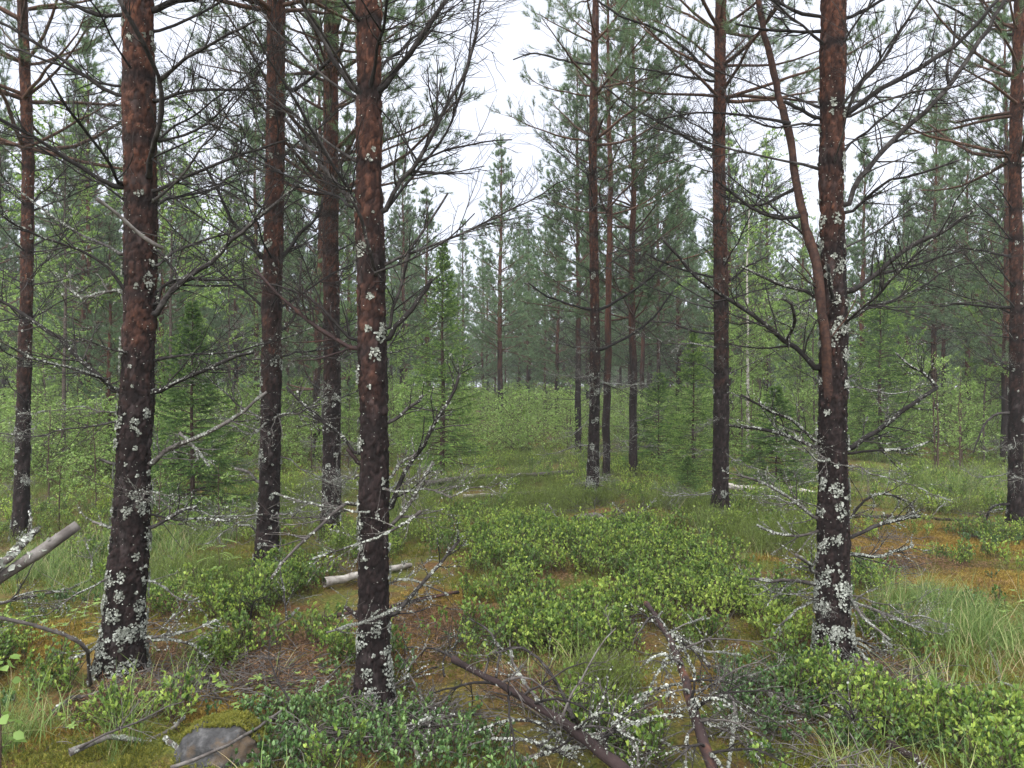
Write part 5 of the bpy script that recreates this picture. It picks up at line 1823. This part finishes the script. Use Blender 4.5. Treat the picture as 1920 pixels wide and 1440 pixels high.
def cover(name, label, protos, n, blobs, base, smin, smax, yr=(2.7, 26), thr=0.5, nscale=1.3, namp=1.1, tilt=0.15, falloff=1.0, z=0.0, grow_far=0.0, nseed=40):
    k = n * 14
    y = yr[0] + (yr[1] - yr[0]) * srng.random(k) ** falloff
    x = srng.uniform(-1, 1, k) * (y * 0.72 + 0.4)
    w = np.maximum(weight(x, y, blobs), base) + namp * (fbm(np.stack([x * nscale, y * nscale, 0 * x], 1), 3, nseed) - 0.5)
    keep = w > thr * (0.7 + 0.6 * srng.random(k))
    for c in TRUNKS:
        keep &= (x - c[0]) ** 2 + (y - c[1]) ** 2 > 0.13 ** 2
    for seg, clear in LYING:
        for (ax_, ay_), (bx_, by_) in zip(seg[:-1], seg[1:]):
            vx, vy = bx_ - ax_, by_ - ay_
            tt = np.clip(((x - ax_) * vx + (y - ay_) * vy) / (vx * vx + vy * vy), 0, 1)
            dd = np.hypot(x - ax_ - tt * vx, y - ay_ - tt * vy)
            keep &= dd > clear + 0.2 * srng.random(k) ** 2
    keep &= ((x - at_px(412, 3.32)) / 0.19) ** 2 + ((y - 3.28) / 0.17) ** 2 > 1
    idx = np.where(keep)[0][:n]
    x, y = x[idx], y[idx]
    m = len(x)
    pts = np.stack([x, y, ground_h(x, y) + z], 1)
    rot = np.stack([srng.normal(0, tilt, m), srng.normal(0, tilt, m), srng.random(m) * 6.28], 1)
    scl = srng.uniform(smin, smax, m) * (1 + grow_far * np.clip((y - 6) / 10, 0, 1))
    return scatter(name, pts, rot, scl, srng.integers(0, len(protos), m), protos, label)


BB = [bilberry_plant(70 + i, 4, 85, 0.20, 'bilberry', 0.021, b) for i, b in enumerate((0.55, 0.9, 0.35, 1.1))]
BBB = [bilberry_plant(80 + i, 5, 120, 0.24, 'bilberry', 0.023, 1.15) for i in range(3)]
LG = [bilberry_plant(90 + i, 3, 48, 0.12, 'lingon', 0.021, b) for i, b in enumerate((0.7, 1.0, 0.85))]
HE = [heather_plant(110 + i) for i in range(3)]
GR = []
for i in range(4):
    mb, _ = tuft(130 + i, 26, 0.32, 0.0036, 'grass', 0.16, 0.42, 5, (0.1, 0.85), 0.12)
    GR.append(mb.mesh('plant', M['grass']))
GL = []
for i in range(3):
    mb, _ = tuft(140 + i, 9, 0.26, 0.005, 'grass', 0.14, 0.5, 6, (0.4, 0.9), 0.3)
    GL.append(mb.mesh('plant', M['grass']))
HB = [herb_plant(150 + i) for i in range(4)]
MS = [moss_clump(160 + i) for i in range(4)]
MO = [moss_clump(165 + i, 'orangemoss') for i in range(4)]
NL = [needle_pile(180 + i) for i in range(4)]
TW = [twig_litter(170 + i) for i in range(4)]

cover('bilberry_shrubs', 'low bilberry shrubs covering the mossy ground', BB, 4200,
      [(1000, 1040, 1.2, 1.2, 1.0), (1180, 1060, 1.0, 0.9, 1.0), (1120, 1180, 0.9, 0.55, 1.0), (1280, 1120, 0.9, 0.6, 0.9), (540, 1140, 0.45, 0.6, 0.95), (470, 1180, 0.4, 0.4, 0.8),
       (1480, 960, 1.0, 1.0, 0.9), (1880, 1015, 0.55, 0.6, 0.9), (1170, 880, 1.2, 1.5, 0.9), (640, 1180, 0.35, 0.3, 0.6), (1850, 1400, 0.3, 0.2, 0.6), (330, 1210, 0.3, 0.3, 0.6)],
      0.2, 0.6, 1.25, (2.9, 17), 0.62, falloff=1.5, nscale=2.6, namp=1.7)
cover('bright_bilberry_shrubs', 'bright yellow-green bilberry shrubs beside the forked pine', BBB, 460,
      [(1400, 1160, 0.42, 0.42, 1.2), (1470, 1220, 0.3, 0.3, 1.1), (1200, 1060, 0.5, 0.35, 0.9), (1170, 875, 0.6, 0.8, 1.0), (1150, 1150, 0.3, 0.25, 0.8), (1430, 950, 0.5, 0.5, 0.9), (1890, 1420, 0.12, 0.1, 0.7)], 0, 0.75, 1.1, (3.0, 16), 0.62, falloff=1.6, nseed=42)
cover('lingonberry_shrubs', 'dark glossy lingonberry shrubs on the near ground', LG, 480,
      [(560, 1400, 0.6, 0.3, 0.9), (800, 1400, 0.5, 0.3, 1.0), (1480, 1290, 0.45, 0.35, 1.0), (950, 1420, 0.4, 0.2, 0.8), (1600, 1390, 0.5, 0.25, 0.8), (1250, 1400, 0.4, 0.2, 0.6), (1800, 1390, 0.5, 0.3, 0.8), (1330, 1330, 0.3, 0.25, 0.8), (700, 1370, 0.3, 0.2, 0.9), (1870, 1020, 0.5, 0.5, 0.8)],
      0.2, 0.7, 1.2, (2.75, 8.5), 0.55, falloff=1.4, nseed=43)
cover('heather_shrubs', 'feathery olive-green heather tufts', HE, 2600,
      [(950, 940, 1.1, 1.5, 1.1), (1050, 950, 0.9, 1.2, 1.0), (370, 1110, 0.5, 0.7, 1.15), (440, 1150, 0.3, 0.4, 0.9), (1430, 1020, 0.8, 0.9, 1.1), (1280, 980, 0.8, 1.0, 0.9), (350, 900, 0.9, 1.0, 0.8), (560, 930, 0.9, 1.5, 0.9), (780, 960, 0.6, 0.9, 0.8), (620, 1060, 0.5, 0.5, 0.8), (950, 872, 2.2, 1.2, 1.0), (1700, 1250, 0.3, 0.2, 0.6), (1120, 1310, 0.25, 0.2, 0.9)],
      0.1, 0.65, 1.1, (3.2, 20), 0.6, falloff=1.6, nseed=44)
cover('sedge_grass', 'soft green sedge grass tufts', GR, 1900,
      [(330, 1010, 0.8, 1.0, 1.0), (100, 1050, 0.9, 1.0, 1.1), (200, 1130, 0.6, 0.5, 0.9), (1720, 1150, 0.5, 0.4, 0.6), (1850, 1210, 0.6, 0.4, 0.75), (1720, 1270, 0.4, 0.3, 0.7), (950, 905, 1.6, 1.0, 0.8), (1750, 915, 1.8, 1.5, 1.0), (850, 930, 0.7, 0.9, 0.9), (1880, 1320, 0.4, 0.3, 0.8), (10, 1420, 0.15, 0.12, 0.7), (1120, 1230, 0.2, 0.2, 0.5)],
      0.12, 0.5, 1.0, (2.8, 24), 0.6, falloff=1.5, nseed=45, grow_far=0.3)
cover('arching_grass', 'single arching pale grass blades', GL, 260, [(90, 1400, 0.25, 0.15, 0.9), (1750, 1310, 0.5, 0.4, 1.0), (1060, 1270, 0.3, 0.25, 0.9), (1880, 1250, 0.4, 0.4, 1.0), (330, 1040, 0.6, 0.6, 0.9)], 0.3, 0.7, 1.2, (2.75, 9), 0.6, falloff=1.4, nseed=46)
cover('forest_herbs', 'small star-leaved herbs on the moss', HB, 360, [(300, 1350, 0.7, 0.4, 0.8), (520, 1330, 0.6, 0.35, 0.8), (100, 1220, 0.6, 0.5, 1.1), (1850, 1170, 0.6, 0.4, 0.9), (1650, 1130, 0.4, 0.4, 0.7)], 0.25, 0.5, 0.95, (2.75, 8), 0.6, falloff=1.3, nseed=47)
cover('thicket_floor_plants', 'mixed low green plants under the thicket', BB + HE + BBB + HE + GR[:1], 5600, [], 0.62, 0.7, 1.25, (7.5, 24), 0.5, falloff=1.15, nseed=51)
cover('moss_cushions', 'springy green moss cushions', MS, 6500, [], 0.75, 0.7, 1.5, (2.7, 9.5), 0.5, falloff=1.5, nseed=48, z=0.008)
cover('orange_moss_cushions', 'orange and yellow moss cushions', MO, 5200, MOSSY, 0, 0.7, 1.5, (2.7, 10.5), 0.45, falloff=1.3, nseed=50, z=0.012)
cover('needle_litter', 'rusty fallen pine needles on the moss', NL, 1500, [(740, 1215, 0.6, 0.5, 1.0), (880, 1180, 0.7, 0.4, 1.0), (420, 1260, 0.8, 0.5, 0.9), (560, 1280, 0.6, 0.4, 1.0), (1000, 1300, 0.6, 0.3, 0.8), (1800, 1060, 1.0, 0.6, 0.7), (230, 1330, 0.4, 0.3, 0.9), (1640, 1270, 0.4, 0.3, 0.8)], 0.2, 0.7, 1.3, (2.7, 9), 0.55, falloff=1.4, nseed=53, z=0.02, nscale=2.2, namp=1.4)
cover('twig_litter', 'fine dead twigs littering the moss', TW, 1300, [(1000, 1380, 1.2, 0.4, 1.0), (400, 1300, 0.8, 0.5, 0.9), (1620, 1280, 0.6, 0.5, 1.0), (1150, 990, 0.8, 0.8, 1.0)], 0.32, 0.6, 1.2, (2.7, 11), 0.6, falloff=1.5, nseed=49, z=0.01)

# undergrowth far under the trees, where the plants can no longer be told apart
UG = []
for i in range(4):
    tb, mb = birch_tree(1200 + i, 1.2, 330, 0.42, 0.044, 0.1)
    UG.append(mb.mesh('plant', [M['sapstem'], M['birch']]))
n = 3300
y = 12 + 62 * srng.random(n) ** 1.5
x = srng.uniform(-1, 1, n) * (y * 0.74)
keep = y > np.interp(960 + x / y * F, [0, 250, 450, 700, 800, 1000, 1100, 1250, 1450, 1550, 1700, 1900], [11.5, 11.5, 13, 15, 15, 16, 17, 17, 15, 16, 17, 15])
x, y = x[keep], y[keep]
m = len(x)
scatter('undergrowth', np.stack([x, y, ground_h(x, y)], 1), np.stack([0 * x, 0 * x, srng.random(m) * 6.28], 1), srng.uniform(0.7, 1.35, m), srng.integers(0, 4, m), UG,
        'sea of low leafy saplings under the far pines')
# the forest beyond, one mass
FP = []
for i in range(3):
    mb = MB()
    rng = np.random.default_rng(1300 + i)
    tubes(mb, np.array([[0, 0, -0.2], [0, 0, 4], [0.05, 0, 9.0]]), np.array([0.1, 0.07, 0.02]), 6, rnd=0.7)
    c = 260
    zz = rng.uniform(1.8, 9.2, c)
    a = rng.random(c) * 6.28
    rad = 1.5 * np.clip((9.4 - zz) / 6.5, 0.05, 1) ** 0.8 * np.sqrt(rng.random(c))
    s = np.stack([rad * np.cos(a), rad * np.sin(a), zz], 1)
    d = nrm(np.stack([np.cos(a), np.sin(a), 0.5 + 0 * a], 1))
    needles(mb, s, d, np.full(c, 0.3), 12, 0.22, 0.035, rng, 0.2, 0.9, (0.3, 1.0), 1)
    FP.append(mb.mesh('plant', [M['bark'], M['needle']]))
n = 1100
y = srng.uniform(80, 170, n)
x = srng.uniform(-1, 1, n) * y * 0.8
scatter('distant_forest', np.stack([x, y, ground_h(x, y)], 1), np.stack([0 * x, 0 * x, srng.random(n) * 6.28], 1), srng.uniform(0.8, 1.05, n), srng.integers(0, 3, n), FP,
        'distant wall of pine forest')

# the damp air between the trees
mb = MB()
hx, hy0, hy1, hz0, hz1 = 190, -30, 185, -2.2, 14.0
v = np.array([[x, y, z] for x in (-hx, hx) for y in (hy0, hy1) for z in (hz0, hz1)])
mb.add(v, None, np.array([[0, 1, 3, 2], [4, 6, 7, 5], [0, 4, 5, 1], [2, 3, 7, 6], [0, 2, 6, 4], [1, 5, 7, 3]]))
hm, hn = mat_new('haze')
ho = node(hn, 'ShaderNodeOutputMaterial')
pv = node(hn, 'ShaderNodeVolumePrincipled', Density=0.0015, Color=(0.86, 0.93, 0.95, 1))
hn.links.new(pv.outputs[0], ho.inputs['Volume'])
o = bpy.data.objects.new('haze', mb.mesh('haze', hm, False))
COL.objects.link(o)
o['kind'] = 'stuff'
o['label'] = 'thin damp haze between the far trees'
